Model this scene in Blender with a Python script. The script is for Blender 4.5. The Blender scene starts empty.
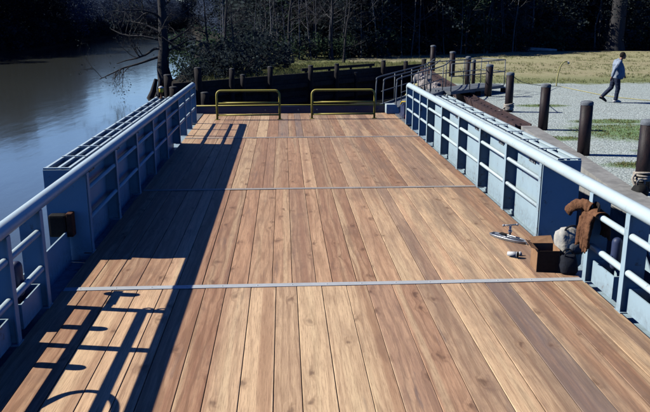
import bpy, bmesh, math, random
from mathutils import Vector, Matrix, Quaternion, noise as mnoise

random.seed(7)
R = math.radians
scene = bpy.context.scene
COL = scene.collection

# ------------------------------------------------------------------ node helpers
class NT:
    def __init__(self, tree):
        self.t = tree; self.t.nodes.clear()
    def n(self, typ, ins=None, **props):
        nd = self.t.nodes.new(typ)
        for k, v in props.items():
            setattr(nd, k, v)
        for k, v in (ins or {}).items():
            s = nd.inputs[k]
            if hasattr(v, 'is_output') and v.is_output:
                self.t.links.new(v, s)
            else:
                s.default_value = v
        return nd
    def math(self, op, a, b=0.0, c=None, clamp=False):
        ins = {0: a, 1: b}
        if c is not None: ins[2] = c
        return self.n('ShaderNodeMath', ins, operation=op, use_clamp=clamp).outputs[0]
    def mix(self, f, a, b, blend='MIX'):
        nd = self.n('ShaderNodeMix', None, data_type='RGBA', blend_type=blend)
        for idx, v in ((0, f), (6, a), (7, b)):
            s = nd.inputs[idx]
            if hasattr(v, 'is_output') and v.is_output: self.t.links.new(v, s)
            else: s.default_value = v if not isinstance(v, tuple) else (v + (1,))[:4]
        return nd.outputs[2]
    def ramp(self, f, stops, interp='LINEAR'):
        nd = self.n('ShaderNodeValToRGB', {0: f})
        cr = nd.color_ramp; cr.interpolation = interp
        while len(cr.elements) < len(stops): cr.elements.new(0.5)
        for e, (p, c) in zip(cr.elements, stops):
            e.position = p
            e.color = (c, c, c, 1) if isinstance(c, (int, float)) else (tuple(c) + (1,))[:4]
        return nd.outputs[0]
    def smooth(self, v, a, b):
        return self.n('ShaderNodeMapRange', {0: v, 1: a, 2: b, 3: 0.0, 4: 1.0}, interpolation_type='SMOOTHSTEP').outputs[0]
    def noise(self, vec, scale, detail=4, rough=.55, dist=0.0):
        return self.n('ShaderNodeTexNoise', {'Vector': vec, 'Scale': scale, 'Detail': detail, 'Roughness': rough, 'Distortion': dist}).outputs[0]
    def mapping(self, vec, scale=(1, 1, 1), loc=(0, 0, 0)):
        return self.n('ShaderNodeMapping', {'Vector': vec, 'Scale': scale, 'Location': loc}).outputs[0]
    def bump(self, h, strength=.3, dist=.01):
        return self.n('ShaderNodeBump', {'Height': h, 'Strength': strength, 'Distance': dist}).outputs[0]
    def out(self, color, rough=.6, normal=None, metallic=0.0, spec=.5, **extra):
        p = self.n('ShaderNodeBsdfPrincipled')
        for k, v in (('Base Color', color), ('Roughness', rough), ('Metallic', metallic), ('Specular IOR Level', spec), ('Normal', normal)):
            if v is None: continue
            if hasattr(v, 'is_output') and v.is_output: self.t.links.new(v, p.inputs[k])
            else: p.inputs[k].default_value = (v + (1,))[:4] if isinstance(v, tuple) else v
        for k, v in extra.items():
            p.inputs[k.replace('_', ' ')].default_value = v
        o = self.n('ShaderNodeOutputMaterial')
        self.t.links.new(p.outputs[0], o.inputs[0])
        return p

MATS = {}
def newmat(name):
    m = bpy.data.materials.new(name); m.use_nodes = True
    MATS[name] = m
    return m, NT(m.node_tree)

def objco(nt): return nt.n('ShaderNodeTexCoord').outputs['Object']
def worldco(nt): return nt.n('ShaderNodeNewGeometry').outputs['Position']

# painted steel: paint with faint mottling, rust specks and scuffs
def paint_mat(name, col, rust=.5, rough=.45, dirt=(.12, .10, .09), grime=.26):
    m, nt = newmat(name)
    p = worldco(nt)
    n1 = nt.noise(p, 2.2, 5, .6)
    n2 = nt.noise(p, 14, 5, .65)
    c = nt.mix(nt.math('MULTIPLY', nt.smooth(n1, .35, .75), .35), col, tuple(x * .72 for x in col))
    streak = nt.noise(nt.mapping(p, (9, 9, .8)), 1.5, 4, .6)
    c = nt.mix(nt.math('MULTIPLY', nt.smooth(streak, .55, .85), .22), c, tuple(a * .4 + b * .35 for a, b in zip(col, dirt)))
    zz = nt.n('ShaderNodeSeparateXYZ', {0: p}).outputs[2]
    low = nt.math('MULTIPLY', nt.math('SUBTRACT', 1.0, nt.smooth(nt.math('ADD', nt.math('SUBTRACT', zz, .02), nt.math('MULTIPLY', n1, -.25)), -.12, .10)), nt.smooth(n2, .35, .6))
    c = nt.mix(nt.math('MULTIPLY', low, grime), c, dirt)
    spots = nt.smooth(nt.math('MULTIPLY', n2, nt.math('ADD', n1, .45)), .62 - .06 * rust, .72)
    c = nt.mix(nt.math('MULTIPLY', spots, rust), c, (.16, .07, .03))
    dent = nt.noise(p, 1.7, 2, .5)
    nt.out(c, nt.math('ADD', nt.math('MULTIPLY', n2, .3), rough - .1), nt.bump(nt.math('ADD', nt.math('MULTIPLY', n2, .12), dent), .5, .02))
    return m
paint_mat('hull_paint', (.44, .59, .67), .6)
paint_mat('rail_paint', (.64, .775, .81), .35, .38)
paint_mat('navy_paint', (.035, .055, .13), .3)
paint_mat('yellow_paint', (.56, .47, .09), .45, .5)
paint_mat('galvanised', (.19, .215, .235), .4, .5)
paint_mat('seam_metal', (.62, .645, .66), .12, .45, grime=.08)
paint_mat('seam_worn', (.47, .43, .40), .3, .6, grime=.15)
paint_mat('grey_steel', (.20, .22, .24), .6, .5)
paint_mat('red_paint', (.45, .05, .04), .3)
paint_mat('bright_yellow', (.75, .55, .04), .1)
paint_mat('chrome_grey', (.42, .45, .49), .1, .3)
MATS['chrome_grey'].node_tree.nodes['Principled BSDF'].inputs['Metallic'].default_value = .65

def wood_mat():
    m, nt = newmat('deck_wood')
    at = nt.n('ShaderNodeAttribute', attribute_name='plank')
    sep = nt.n('ShaderNodeSeparateColor', {0: at.outputs['Color']})
    tone, off, grey = sep.outputs[0], sep.outputs[1], sep.outputs[2]
    alpha = at.outputs['Alpha']                        # redness
    p = objco(nt)
    sx = nt.n('ShaderNodeSeparateXYZ', {0: p})
    x, y = sx.outputs[0], sx.outputs[1]
    ox = nt.math('ADD', x, nt.math('MULTIPLY', off, 91.7))
    oy = nt.math('ADD', y, nt.math('MULTIPLY', off, 57.3))
    v = nt.n('ShaderNodeCombineXYZ', {0: ox, 1: oy, 2: sx.outputs[2]}).outputs[0]
    # knots
    kv = nt.mapping(v, (3.1, 1.7, 0))
    warp = nt.n('ShaderNodeTexNoise', {'Vector': nt.mapping(v, (6, 3, 1)), 'Scale': 1.6, 'Detail': 3})
    kv = nt.n('ShaderNodeVectorMath', {0: kv, 1: nt.n('ShaderNodeVectorMath', {0: warp.outputs['Color'], 'Scale': .42}, operation='SCALE').outputs[0]}, operation='ADD').outputs[0]
    vo = nt.n('ShaderNodeTexVoronoi', {'Vector': kv, 'Scale': 1.0, 'Randomness': .9}, voronoi_dimensions='2D')
    kd = vo.outputs['Distance']
    krnd = nt.n('ShaderNodeSeparateColor', {0: vo.outputs['Color']}).outputs[0]
    kon = nt.math('GREATER_THAN', krnd, .66)
    ksize = nt.math('ADD', nt.math('MULTIPLY', krnd, .10), .02)
    knot = nt.math('MULTIPLY', nt.math('SUBTRACT', 1.0, nt.smooth(nt.math('DIVIDE', kd, ksize), .3, 1.15)), kon)
    halo = nt.math('MULTIPLY', nt.math('SUBTRACT', 1.0, nt.smooth(kd, .03, .30)), kon)
    # growth rings bending round the knots
    band = nt.math('ADD', nt.math('MULTIPLY', ox, 62), nt.math('MULTIPLY', nt.noise(nt.mapping(v, (5, .42, 1)), 1.0, 3, .5), 26))
    band = nt.math('ADD', band, nt.math('MULTIPLY', halo, 4.5))
    ring = nt.math('ADD', nt.math('MULTIPLY', nt.math('SINE', band), .5), .5)
    fine = nt.noise(nt.mapping(v, (110, 3.2, 1)), 1.0, 7, .78)
    mid = nt.noise(nt.mapping(v, (15, .9, 1)), 1.0, 7, .72)
    blot = nt.noise(nt.mapping(v, (2.6, 1.1, 1)), 1.0, 5, .62)
    saw = nt.noise(nt.mapping(v, (4.5, 7, 1)), 1.0, 6, .7, .6)
    light = nt.mix(alpha, (.97, .70, .42), (.92, .565, .335))
    dark = nt.mix(alpha, (.47, .29, .18), (.40, .195, .11))
    c = nt.mix(nt.math('ADD', nt.math('MULTIPLY', tone, .82), nt.math('MULTIPLY', nt.math('SUBTRACT', nt.smooth(mid, .34, .66), .5), .40), clamp=True), light, dark)
    sap = nt.noise(nt.mapping(v, (5.5, .10, 1)), 1.0, 2, .45)
    c = nt.mix(nt.math('MULTIPLY', nt.smooth(sap, .54, .66), .42), c, (.97, .74, .44))
    c = nt.mix(nt.math('MULTIPLY', nt.math('SUBTRACT', 1.0, nt.smooth(sap, .34, .46)), .55), c, (.42, .21, .12))
    c = nt.mix(nt.math('MULTIPLY', nt.smooth(ring, .5, .95), nt.math('ADD', nt.math('MULTIPLY', tone, .38), .16)), c, (.27, .14, .075))
    c = nt.mix(nt.math('MULTIPLY', nt.smooth(fine, .45, .66), .62), c, (.25, .135, .08))
    c = nt.mix(nt.math('MULTIPLY', nt.smooth(saw, .54, .72), nt.math('MULTIPLY', tone, .30)), c, (.26, .15, .10))
    # weather stains, foot dirt and grey boards
    c = nt.mix(nt.math('MULTIPLY', nt.smooth(blot, .52, .70), nt.math('ADD', nt.math('MULTIPLY', tone, .55), .16)), c, (.27, .155, .10))
    stain = nt.noise(nt.mapping(v, (7, .55, 1)), 1.0, 5, .68)
    c = nt.mix(nt.math('MULTIPLY', nt.smooth(stain, .585, .68), nt.math('ADD', nt.math('MULTIPLY', grey, .8), .28)), c, (.095, .09, .105))
    c = nt.mix(nt.math('MULTIPLY', grey, nt.math('ADD', nt.math('MULTIPLY', nt.smooth(mid, .2, .7), .45), .42)), c, (.185, .17, .18))
    wn = nt.noise(nt.mapping(p, (1, .8, 1)), .55, 4, .6)
    c = nt.mix(nt.math('MULTIPLY', nt.smooth(wn, .48, .72), .24), c, (.31, .195, .13))
    # the far half is more walked on: greyer, pinker boards
    c = nt.mix(nt.math('MULTIPLY', nt.smooth(nt.math('ADD', y, nt.math('MULTIPLY', wn, 6)), 9, 19), .30), c, (.42, .265, .175))
    rs = nt.math('MULTIPLY', nt.smooth(nt.math('ADD', x, nt.math('MULTIPLY', y, .06)), .9, 3.2), nt.smooth(nt.noise(nt.mapping(v, (3.5, .45, 1)), 1.0, 6, .68), .42, .62))
    c = nt.mix(nt.math('MULTIPLY', rs, .55), c, (.235, .165, .125))
    c = nt.mix(nt.math('MULTIPLY', halo, .30), c, (.26, .135, .075))
    c = nt.mix(nt.math('MULTIPLY', knot, nt.math('ADD', nt.math('MULTIPLY', blot, .9), .02)), c, (.11, .06, .04))
    h = nt.math('ADD', nt.math('MULTIPLY', fine, .6), nt.math('MULTIPLY', ring, .25))
    h = nt.math('SUBTRACT', h, nt.math('MULTIPLY', knot, .4))
    nt.out(c, nt.math('ADD', nt.math('MULTIPLY', fine, .2), .52), nt.bump(h, .35, .004), spec=.35)
wood_mat()

def simple(name, col, col2=None, scale=6., rough=.8, bump=.2, bdist=.01, stretch=(1, 1, 1), lo=.35, hi=.65, spec=.3):
    m, nt = newmat(name)
    p = nt.mapping(objco(nt), stretch)
    a = nt.noise(p, scale, 6, .62)
    b = nt.noise(p, scale * 4.3, 4, .6)
    f = nt.smooth(nt.math('ADD', nt.math('MULTIPLY', a, .65), nt.math('MULTIPLY', b, .35)), lo, hi)
    c = nt.mix(f, col, col2 or tuple(x * .6 for x in col))
    nt.out(c, rough, nt.bump(b, bump, bdist), spec=spec)
    return m
simple('under_dark', (.02, .018, .016))
simple('pile_wood', (.030, .024, .024), (.014, .012, .014), 3, stretch=(6, 6, .6), bdist=.03, bump=.6)
simple('pile_pale', (.10, .105, .11), (.05, .05, .055), 8)
simple('dark_timber', (.045, .04, .04), (.018, .017, .018), 2.5, stretch=(2, 2, 2), bump=.5, bdist=.03)
simple('bollard_steel', (.036, .022, .023), (.010, .008, .012), 5, stretch=(3, 3, .8), rough=.55, bump=.35)
simple('bollard_cap', (.22, .25, .28), (.12, .13, .15), 9)
simple('concrete', (.40, .40, .385), (.25, .25, .245), 2.2, bump=.4, bdist=.01)
simple('rusty_steel', (.10, .06, .056), (.05, .036, .04), 3.2, bump=.5, rough=.75)
simple('rubble', (.50, .45, .42), (.26, .23, .22), 3, bump=.7, bdist=.05)
simple('rope', (.72, .66, .58), (.42, .37, .30), 30, bump=.9, bdist=.01, stretch=(1, 1, 3))
simple('yellow_rope', (.62, .56, .20), (.45, .42, .2), 20)
simple('cardboard', (.42, .24, .13), (.33, .18, .095), 5, bump=.1)
simple('cardboard_shaded', (.07, .045, .032), (.045, .03, .022), 6, bump=.1)  # same board as the carton, shade of the box front put into its colour
simple('black_cloth', (.022, .028, .045), (.012, .014, .022), 18, bump=.4)
simple('pale_cloth', (.72, .66, .54), (.40, .40, .39), 4, bump=.5, bdist=.02)
simple('grey_cloth', (.15, .17, .2), (.08, .09, .11), 5, bump=.5, bdist=.02)
simple('jacket_cloth', (.26, .125, .065), (.13, .06, .034), 7, bump=.6, bdist=.02, spec=.15)
simple('jacket_lining', (.03, .022, .02))
simple('white_paper', (.75, .76, .78), (.6, .62, .64), 10)
simple('rubber', (.018, .018, .02), (.01, .01, .01), 12)
simple('rust_block', (.14, .055, .03), (.06, .03, .02), 9, bump=.5)
simple('bark', (.075, .072, .075), (.03, .030, .034), 4, stretch=(3, 3, .5), bump=.8, bdist=.04)
simple('bark_pale', (.22, .225, .24), (.09, .09, .10), 4, stretch=(3, 3, .4), bump=.8, bdist=.04)
simple('skin', (.48, .27, .19), (.42, .22, .15), 20, rough=.55, bump=.05)
simple('hair', (.02, .014, .011), (.008, .006, .005), 40, stretch=(1, 1, 4), bump=.5)
simple('shirt', (.40, .47, .57), (.27, .325, .42), 9, bump=.5, bdist=.015)
simple('denim', (.03, .042, .085), (.018, .025, .055), 14, bump=.4)
simple('shoe_white', (.70, .70, .69), (.5, .5, .5), 18)
simple('log_pale', (.60, .58, .56), (.30, .29, .28), 3, stretch=(1, 4, 4), bump=.6)

def leaf_mat(name, c1, c2, transl=.25):
    m, nt = newmat(name)
    oi = nt.n('ShaderNodeObjectInfo')
    p = worldco(nt)
    n = nt.noise(p, .9, 3, .6)
    n2 = nt.noise(p, 7, 2, .5)
    f = nt.math('ADD', nt.math('MULTIPLY', n, .6), nt.math('MULTIPLY', n2, .4))
    f = nt.math('ADD', f, nt.math('MULTIPLY', nt.math('SUBTRACT', oi.outputs['Random'], .5), .35))
    c = nt.mix(nt.smooth(f, .3, .75), c1, c2)
    d = nt.n('ShaderNodeBsdfDiffuse', {'Color': c})
    t = nt.n('ShaderNodeBsdfTranslucent', {'Color': c})
    mx = nt.n('ShaderNodeMixShader', {0: transl, 1: d.outputs[0], 2: t.outputs[0]})
    o = nt.n('ShaderNodeOutputMaterial', {0: mx.outputs[0]})
leaf_mat('leaf_dark', (.032, .046, .056), (.075, .098, .098))
leaf_mat('leaf_green', (.045, .078, .055), (.09, .14, .08))
leaf_mat('leaf_grey', (.045, .060, .066), (.085, .105, .105))
leaf_mat('leaf_haze', (.080, .115, .19), (.13, .17, .25), .5)  # pale bluish leaves: distance haze put into the colour
leaf_mat('grass_blade', (.17, .25, .08), (.34, .32, .15), .4)

def ground_mat():
    m, nt = newmat('ground_soil')
    p = worldco(nt)
    s = nt.n('ShaderNodeSeparateXYZ', {0: p}); x, y = s.outputs[0], s.outputs[1]
    w1 = nt.noise(p, .16, 4, .6); w2 = nt.noise(p, .9, 5, .65); w3 = nt.noise(p, 5, 5, .7); w4 = nt.noise(p, 28, 3, .7)
    edge = nt.math('ADD', y, nt.math('ADD', nt.math('MULTIPLY', nt.math('SUBTRACT', w1, .5), 5.0), nt.math('MULTIPLY', nt.math('SUBTRACT', w2, .5), 3.5)))
    grass = nt.smooth(edge, 32.2, 33.6)
    grass = nt.math('MAXIMUM', grass, nt.math('MULTIPLY', nt.smooth(nt.math('SUBTRACT', y, nt.math('MULTIPLY', x, 1.0)), 30.6, 31.6), 1.0))
    west = nt.math('LESS_THAN', x, 4.5)
    grass = nt.math('MAXIMUM', grass, west)
    # green weed patches in the gravel (where the yard is not driven over)
    pat = None
    for (px, py, rx, ry) in ((9.6, 18.6, 2.0, 1.6), (12.6, 17.4, 3.0, 2.1), (9.6, 20.6, 1.2, .5), (10.5, 15.3, 1.1, .45), (7.35, 14.3, .75, .32), (6.9, 17.7, .8, .35), (8.6, 15.9, .6, .25), (8.9, 24.5, .9, .4), (7.9, 13.0, .5, .2), (15.5, 23, 2.5, .7), (19, 16, 3, 2)):
        d = nt.math('ADD', nt.math('POWER', nt.math('DIVIDE', nt.math('SUBTRACT', x, px), rx), 2.0), nt.math('POWER', nt.math('DIVIDE', nt.math('SUBTRACT', y, py), ry), 2.0))
        d = nt.math('ADD', d, nt.math('MULTIPLY', nt.math('SUBTRACT', w3, .5), 2.6))
        q = nt.math('SUBTRACT', 1.0, nt.smooth(d, .2, 1.6))
        pat = q if pat is None else nt.math('MAXIMUM', pat, q)
    vo = nt.n('ShaderNodeTexVoronoi', {'Vector': p, 'Scale': 24.0})
    stone = nt.n('ShaderNodeSeparateColor', {0: vo.outputs['Color']}).outputs[0]
    gcol = nt.ramp(stone, [(0, (.32, .375, .36)), (.35, (.53, .62, .60)), (.75, (.69, .80, .775)), (1, (.87, .95, .93))])
    gcol = nt.mix(nt.math('MULTIPLY', nt.smooth(vo.outputs['Distance'], .25, .6), .48), gcol, (.22, .245, .24))
    gcol = nt.mix(nt.math('MULTIPLY', nt.smooth(w2, .45, .7), .5), gcol, (.43, .475, .46))
    gcol = nt.mix(nt.math('MULTIPLY', nt.smooth(w3, .5, .72), .35), gcol, (.40, .44, .35))
    dry = nt.mix(nt.smooth(w3, .35, .68), (.54, .49, .31), (.38, .37, .205))
    dry = nt.mix(nt.math('MULTIPLY', nt.smooth(w2, .40, .66), .55), dry, (.31, .32, .15))
    dry = nt.mix(nt.math('MULTIPLY', nt.smooth(w1, .44, .62), .5), dry, (.43, .37, .235))
    dry = nt.mix(nt.math('MULTIPLY', nt.smooth(w4, .5, .75), .35), dry, (.07, .075, .035))
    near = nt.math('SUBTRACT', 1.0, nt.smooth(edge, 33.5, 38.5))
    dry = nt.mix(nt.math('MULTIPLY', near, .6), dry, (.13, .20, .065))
    green = nt.mix(nt.smooth(w4, .35, .65), (.21, .30, .09), (.13, .19, .06))
    green = nt.mix(nt.math('MULTIPLY', west, nt.smooth(w3, .4, .6)), green, (.38, .34, .19))
    dry = nt.mix(west, dry, green)
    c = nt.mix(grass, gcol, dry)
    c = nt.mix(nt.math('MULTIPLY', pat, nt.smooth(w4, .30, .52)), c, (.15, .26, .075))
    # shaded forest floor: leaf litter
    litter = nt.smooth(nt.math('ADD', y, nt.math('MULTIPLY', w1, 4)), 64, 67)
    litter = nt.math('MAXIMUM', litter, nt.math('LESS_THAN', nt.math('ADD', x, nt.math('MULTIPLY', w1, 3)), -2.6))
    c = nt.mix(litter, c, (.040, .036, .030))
    h = nt.math('ADD', nt.math('MULTIPLY', nt.math('SUBTRACT', 1.0, vo.outputs['Distance']), .6), nt.math('MULTIPLY', w4, .6))
    nt.out(c, .92, nt.bump(h, .8, .03), spec=.15)
ground_mat()

def water_mat():
    m, nt = newmat('river_water')
    p = worldco(nt)
    a = nt.noise(nt.mapping(p, (.55, .16, 1)), 1.0, 3, .55)
    b = nt.noise(nt.mapping(p, (2.2, .7, 1)), 1.0, 3, .5)
    h = nt.math('ADD', nt.math('MULTIPLY', a, .75), nt.math('MULTIPLY', b, .25))
    h = nt.math('ADD', h, nt.math('MULTIPLY', nt.noise(nt.mapping(p, (7, 2.4, 1)), 1.0, 3, .6), .06))
    c = nt.mix(nt.noise(p, .08, 3), (.045, .050, .046), (.065, .069, .060))
    nt.out(c, .10, nt.bump(h, .13, .14), spec=.5, IOR=1.33)
water_mat()

# ------------------------------------------------------------------ mesh builder
class MB:
    def __init__(self):
        self.v = []; self.f = []; self.s = []; self.m = []
    def add(self, vs, fs, smooth=False, mi=0):
        o = len(self.v)
        self.v += [tuple(q) for q in vs]
        for f in fs:
            self.f.append(tuple(i + o for i in f)); self.s.append(smooth); self.m.append(mi)
        return self
    def box(self, lo, hi, rot=None, mi=0, c=0.0):
        x0, y0, z0 = lo; x1, y1, z1 = hi
        if c <= 0:
            vs = [(x0, y0, z0), (x1, y0, z0), (x1, y1, z0), (x0, y1, z0), (x0, y0, z1), (x1, y0, z1), (x1, y1, z1), (x0, y1, z1)]
            fs = [(3, 2, 1, 0), (4, 5, 6, 7), (0, 1, 5, 4), (1, 2, 6, 5), (2, 3, 7, 6), (3, 0, 4, 7)]
        else:
            bm = bmesh.new(); bmesh.ops.create_cube(bm, size=1)
            for q in bm.verts:
                q.co = Vector(((x0 + x1) / 2 + q.co.x * (x1 - x0), (y0 + y1) / 2 + q.co.y * (y1 - y0), (z0 + z1) / 2 + q.co.z * (z1 - z0)))
            bmesh.ops.bevel(bm, geom=bm.edges[:], offset=c, segments=2, profile=.6, affect='EDGES')
            bm.verts.index_update()
            vs = [q.co.copy() for q in bm.verts]; fs = [[w.index for w in f.verts] for f in bm.faces]; bm.free()
        if rot is not None: vs = [rot @ Vector(q) for q in vs]
        return self.add(vs, fs, False, mi)
    def bar(self, a, b, w, h, up=(0, 0, 1), mi=0):
        a, b = Vector(a), Vector(b); d = (b - a).normalized(); u = Vector(up)
        s = d.cross(u)
        if s.length < 1e-4: s = d.cross(Vector((0, 1, 0)))
        s.normalize(); u = s.cross(d).normalized()
        vs = []
        for p in (a, b):
            for i, j in ((-1, -1), (1, -1), (1, 1), (-1, 1)): vs.append(p + s * (i * w / 2) + u * (j * h / 2))
        return self.add(vs, [(0, 1, 2, 3), (7, 6, 5, 4), (0, 4, 5, 1), (1, 5, 6, 2), (2, 6, 7, 3), (3, 7, 4, 0)], False, mi)
    def tube(self, pts, r, n=10, closed=False, cap=True, mi=0, round_end=False, ell=None):
        pts = [Vector(p) for p in pts]
        rr = list(r) if isinstance(r, (list, tuple)) else [r] * len(pts)
        if round_end and not closed:
            d0 = (pts[0] - pts[1]).normalized(); d1 = (pts[-1] - pts[-2]).normalized()
            ra, rb = rr[0], rr[-1]
            pre = [(pts[0] + d0 * ra * k, ra * math.sqrt(max(0, 1 - k * k))) for k in (.97, .8, .5)]
            post = [(pts[-1] + d1 * rb * k, rb * math.sqrt(max(0, 1 - k * k))) for k in (.5, .8, .97)]
            pts = [q[0] for q in pre] + pts + [q[0] for q in post]; rr = [q[1] for q in pre] + rr + [q[1] for q in post]
        N = len(pts); vs = []; nrm = None
        for i, p in enumerate(pts):
            if closed: t = pts[(i + 1) % N] - pts[i - 1]
            else: t = pts[min(i + 1, N - 1)] - pts[max(i - 1, 0)]
            t = t.normalized() if t.length > 1e-9 else Vector((0, 0, 1))
            if nrm is None:
                nrm = t.orthogonal().normalized() if ell is None else (Vector(ell[2]) - t * t.dot(Vector(ell[2]))).normalized()
            else:
                nrm = nrm - t * nrm.dot(t)
                nrm = nrm.normalized() if nrm.length > 1e-6 else t.orthogonal().normalized()
            b = t.cross(nrm)
            ea, eb = (1, 1) if ell is None else ell[:2]
            if ell is not None and len(ell) > 3: ea, eb = ell[3][i]
            for k in range(n):
                a = 2 * math.pi * k / n
                vs.append(p + (nrm * (math.cos(a) * ea) + b * (math.sin(a) * eb)) * rr[i])
        fs = []
        for i in range(N if closed else N - 1):
            j = (i + 1) % N
            for k in range(n):
                k2 = (k + 1) % n
                fs.append((i * n + k, i * n + k2, j * n + k2, j * n + k))
        self.add(vs, fs, True, mi)
        if cap and not closed:
            o = len(self.v) - len(vs)
            self.f.append(tuple(o + k for k in reversed(range(n)))); self.s.append(False); self.m.append(mi)
            self.f.append(tuple(o + (N - 1) * n + k for k in range(n))); self.s.append(False); self.m.append(mi)
        return self
    def cyl(self, x, y, z0, z1, r0, r1=None, n=20, mi=0):
        return self.tube([(x, y, z0), (x, y, z1)], [r0, r0 if r1 is None else r1], n, mi=mi)
    def lathe(self, x, y, prof, n=20, mi=0):
        vs = []; fs = []
        for (r, z) in prof:
            for k in range(n):
                a = 2 * math.pi * k / n; vs.append((x + r * math.cos(a), y + r * math.sin(a), z))
        for i in range(len(prof) - 1):
            for k in range(n):
                fs.append((i * n + k, i * n + (k + 1) % n, (i + 1) * n + (k + 1) % n, (i + 1) * n + k))
        self.add(vs, fs, True, mi)
        o = len(self.v) - len(vs)
        self.f.append(tuple(o + (len(prof) - 1) * n + k for k in range(n))); self.s.append(False); self.m.append(mi)
        return self
    def ball(self, c, r, sc=(1, 1, 1), nu=16, nv=10, mi=0):
        vs = []; fs = []
        for j in range(1, nv):
            t = math.pi * j / nv
            for k in range(nu):
                a = 2 * math.pi * k / nu
                vs.append((c[0] + r * sc[0] * math.sin(t) * math.cos(a), c[1] + r * sc[1] * math.sin(t) * math.sin(a), c[2] + r * sc[2] * math.cos(t)))
        for j in range(nv - 2):
            for k in range(nu):
                fs.append((j * nu + k, (j + 1) * nu + k, (j + 1) * nu + (k + 1) % nu, j * nu + (k + 1) % nu))
        top = len(vs); vs.append((c[0], c[1], c[2] + r * sc[2])); vs.append((c[0], c[1], c[2] - r * sc[2]))
        for k in range(nu):
            fs.append((top, k, (k + 1) % nu)); fs.append((top + 1, (nv - 2) * nu + (k + 1) % nu, (nv - 2) * nu + k))
        return self.add(vs, fs, True, mi)
    def prism(self, poly, axis, a, b, mi=0):
        """poly: 2-D outline, extruded along axis (0/1/2) from a to b"""
        def P(u, v, w):
            return ((w, u, v), (u, w, v), (u, v, w))[axis]
        n = len(poly)
        vs = [P(u, v, a) for u, v in poly] + [P(u, v, b) for u, v in poly]
        fs = [tuple(reversed(range(n))), tuple(range(n, 2 * n))] + [(i, (i + 1) % n, n + (i + 1) % n, n + i) for i in range(n)]
        return self.add(vs, fs, False, mi)
    def mesh(self, name, mats, fix=True):
        me = bpy.data.meshes.new(name)
        me.from_pydata(self.v, [], self.f)
        for m in ([mats] if isinstance(mats, str) else mats): me.materials.append(MATS[m])
        me.polygons.foreach_set('use_smooth', self.s)
        me.polygons.foreach_set('material_index', self.m)
        if fix:
            bm = bmesh.new(); bm.from_mesh(me); bmesh.ops.recalc_face_normals(bm, faces=bm.faces[:]); bm.to_mesh(me); bm.free()
        me.update()
        return me
    def build(self, name, mats, parent=None, fix=True):
        return link(name, self.mesh(name, mats, fix), parent)

def link(name, data, parent=None):
    o = bpy.data.objects.new(name, data); COL.objects.link(o)
    if parent is not None: o.parent = parent
    return o
def tag(o, label=None, cat=None, group=None, kind=None):
    if label: o['label'] = label
    if cat: o['category'] = cat
    if group: o['group'] = group
    if kind: o['kind'] = kind
    return o
def thing(name, label, cat, loc=(0, 0, 0), rz=0.0, group=None):
    o = bpy.data.objects.new(name, None); COL.objects.link(o)
    o.location = loc; o.rotation_euler = (0, 0, rz); o.empty_display_size = .1
    return tag(o, label, cat, group)
def copy_tree(o, loc, rz=0.0, sc=1.0, label=None, group=None):
    c = o.copy(); COL.objects.link(c)
    c.location = loc; c.rotation_euler = (0, 0, rz)
    c.scale = (sc, sc, sc) if isinstance(sc, (int, float)) else sc
    if label: c['label'] = label
    if group: c['group'] = group
    for ch in list(o.children):
        d = ch.copy(); COL.objects.link(d); d.parent = c
    return c
def smoothpts(pts, n=6):
    pts = [Vector(p) for p in pts]; out = []
    for i in range(len(pts) - 1):
        p0 = pts[max(i - 1, 0)]; p1 = pts[i]; p2 = pts[i + 1]; p3 = pts[min(i + 2, len(pts) - 1)]
        for k in range(n):
            t = k / n
            out.append(.5 * ((2 * p1) + (p2 - p0) * t + (2 * p0 - 5 * p1 + 4 * p2 - p3) * t * t + (3 * p1 - p0 - 3 * p2 + p3) * t ** 3))
    out.append(pts[-1]); return out

# ------------------------------------------------------------------ camera, light, sky
F = 720.0
pitch = math.atan(190 / F); yaw = math.atan(42 / (F / math.cos(pitch)))
cam = bpy.data.cameras.new('camera'); cam.sensor_width = 36; cam.lens = F / 650 * 36
cam.clip_start = .05; cam.clip_end = 6000
co = bpy.data.objects.new('camera', cam); COL.objects.link(co)
co.location = (0, 0, 3.0); co.rotation_euler = (math.pi / 2 - pitch, 0, -yaw)
scene.camera = co

SUN = Vector((-1.27, .23, 1.0)).normalized()
sl = bpy.data.lights.new('sun', 'SUN'); sl.energy = 5.0; sl.angle = R(.5); sl.color = (1.0, .965, .88)
so = bpy.data.objects.new('sun', sl); COL.objects.link(so)
so.rotation_euler = SUN.to_track_quat('Z', 'Y').to_euler(); so.location = (-20, 5, 30)
w = bpy.data.worlds.new('World'); scene.world = w; w.use_nodes = True
nt = NT(w.node_tree)
sky = nt.n('ShaderNodeTexSky', sky_type='NISHITA')
sky.sun_disc = False; sky.sun_elevation = math.asin(SUN.z); sky.sun_rotation = math.atan2(SUN.x, SUN.y)
sky.altitude = 50; sky.air_density = 1.0; sky.dust_density = .6; sky.ozone_density = 2.0
up = nt.n('ShaderNodeSeparateXYZ', {0: nt.n('ShaderNodeTexCoord').outputs['Generated']}).outputs[2]
sxyz = nt.n('ShaderNodeSeparateXYZ', {0: nt.n('ShaderNodeTexCoord').outputs['Generated']})
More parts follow.
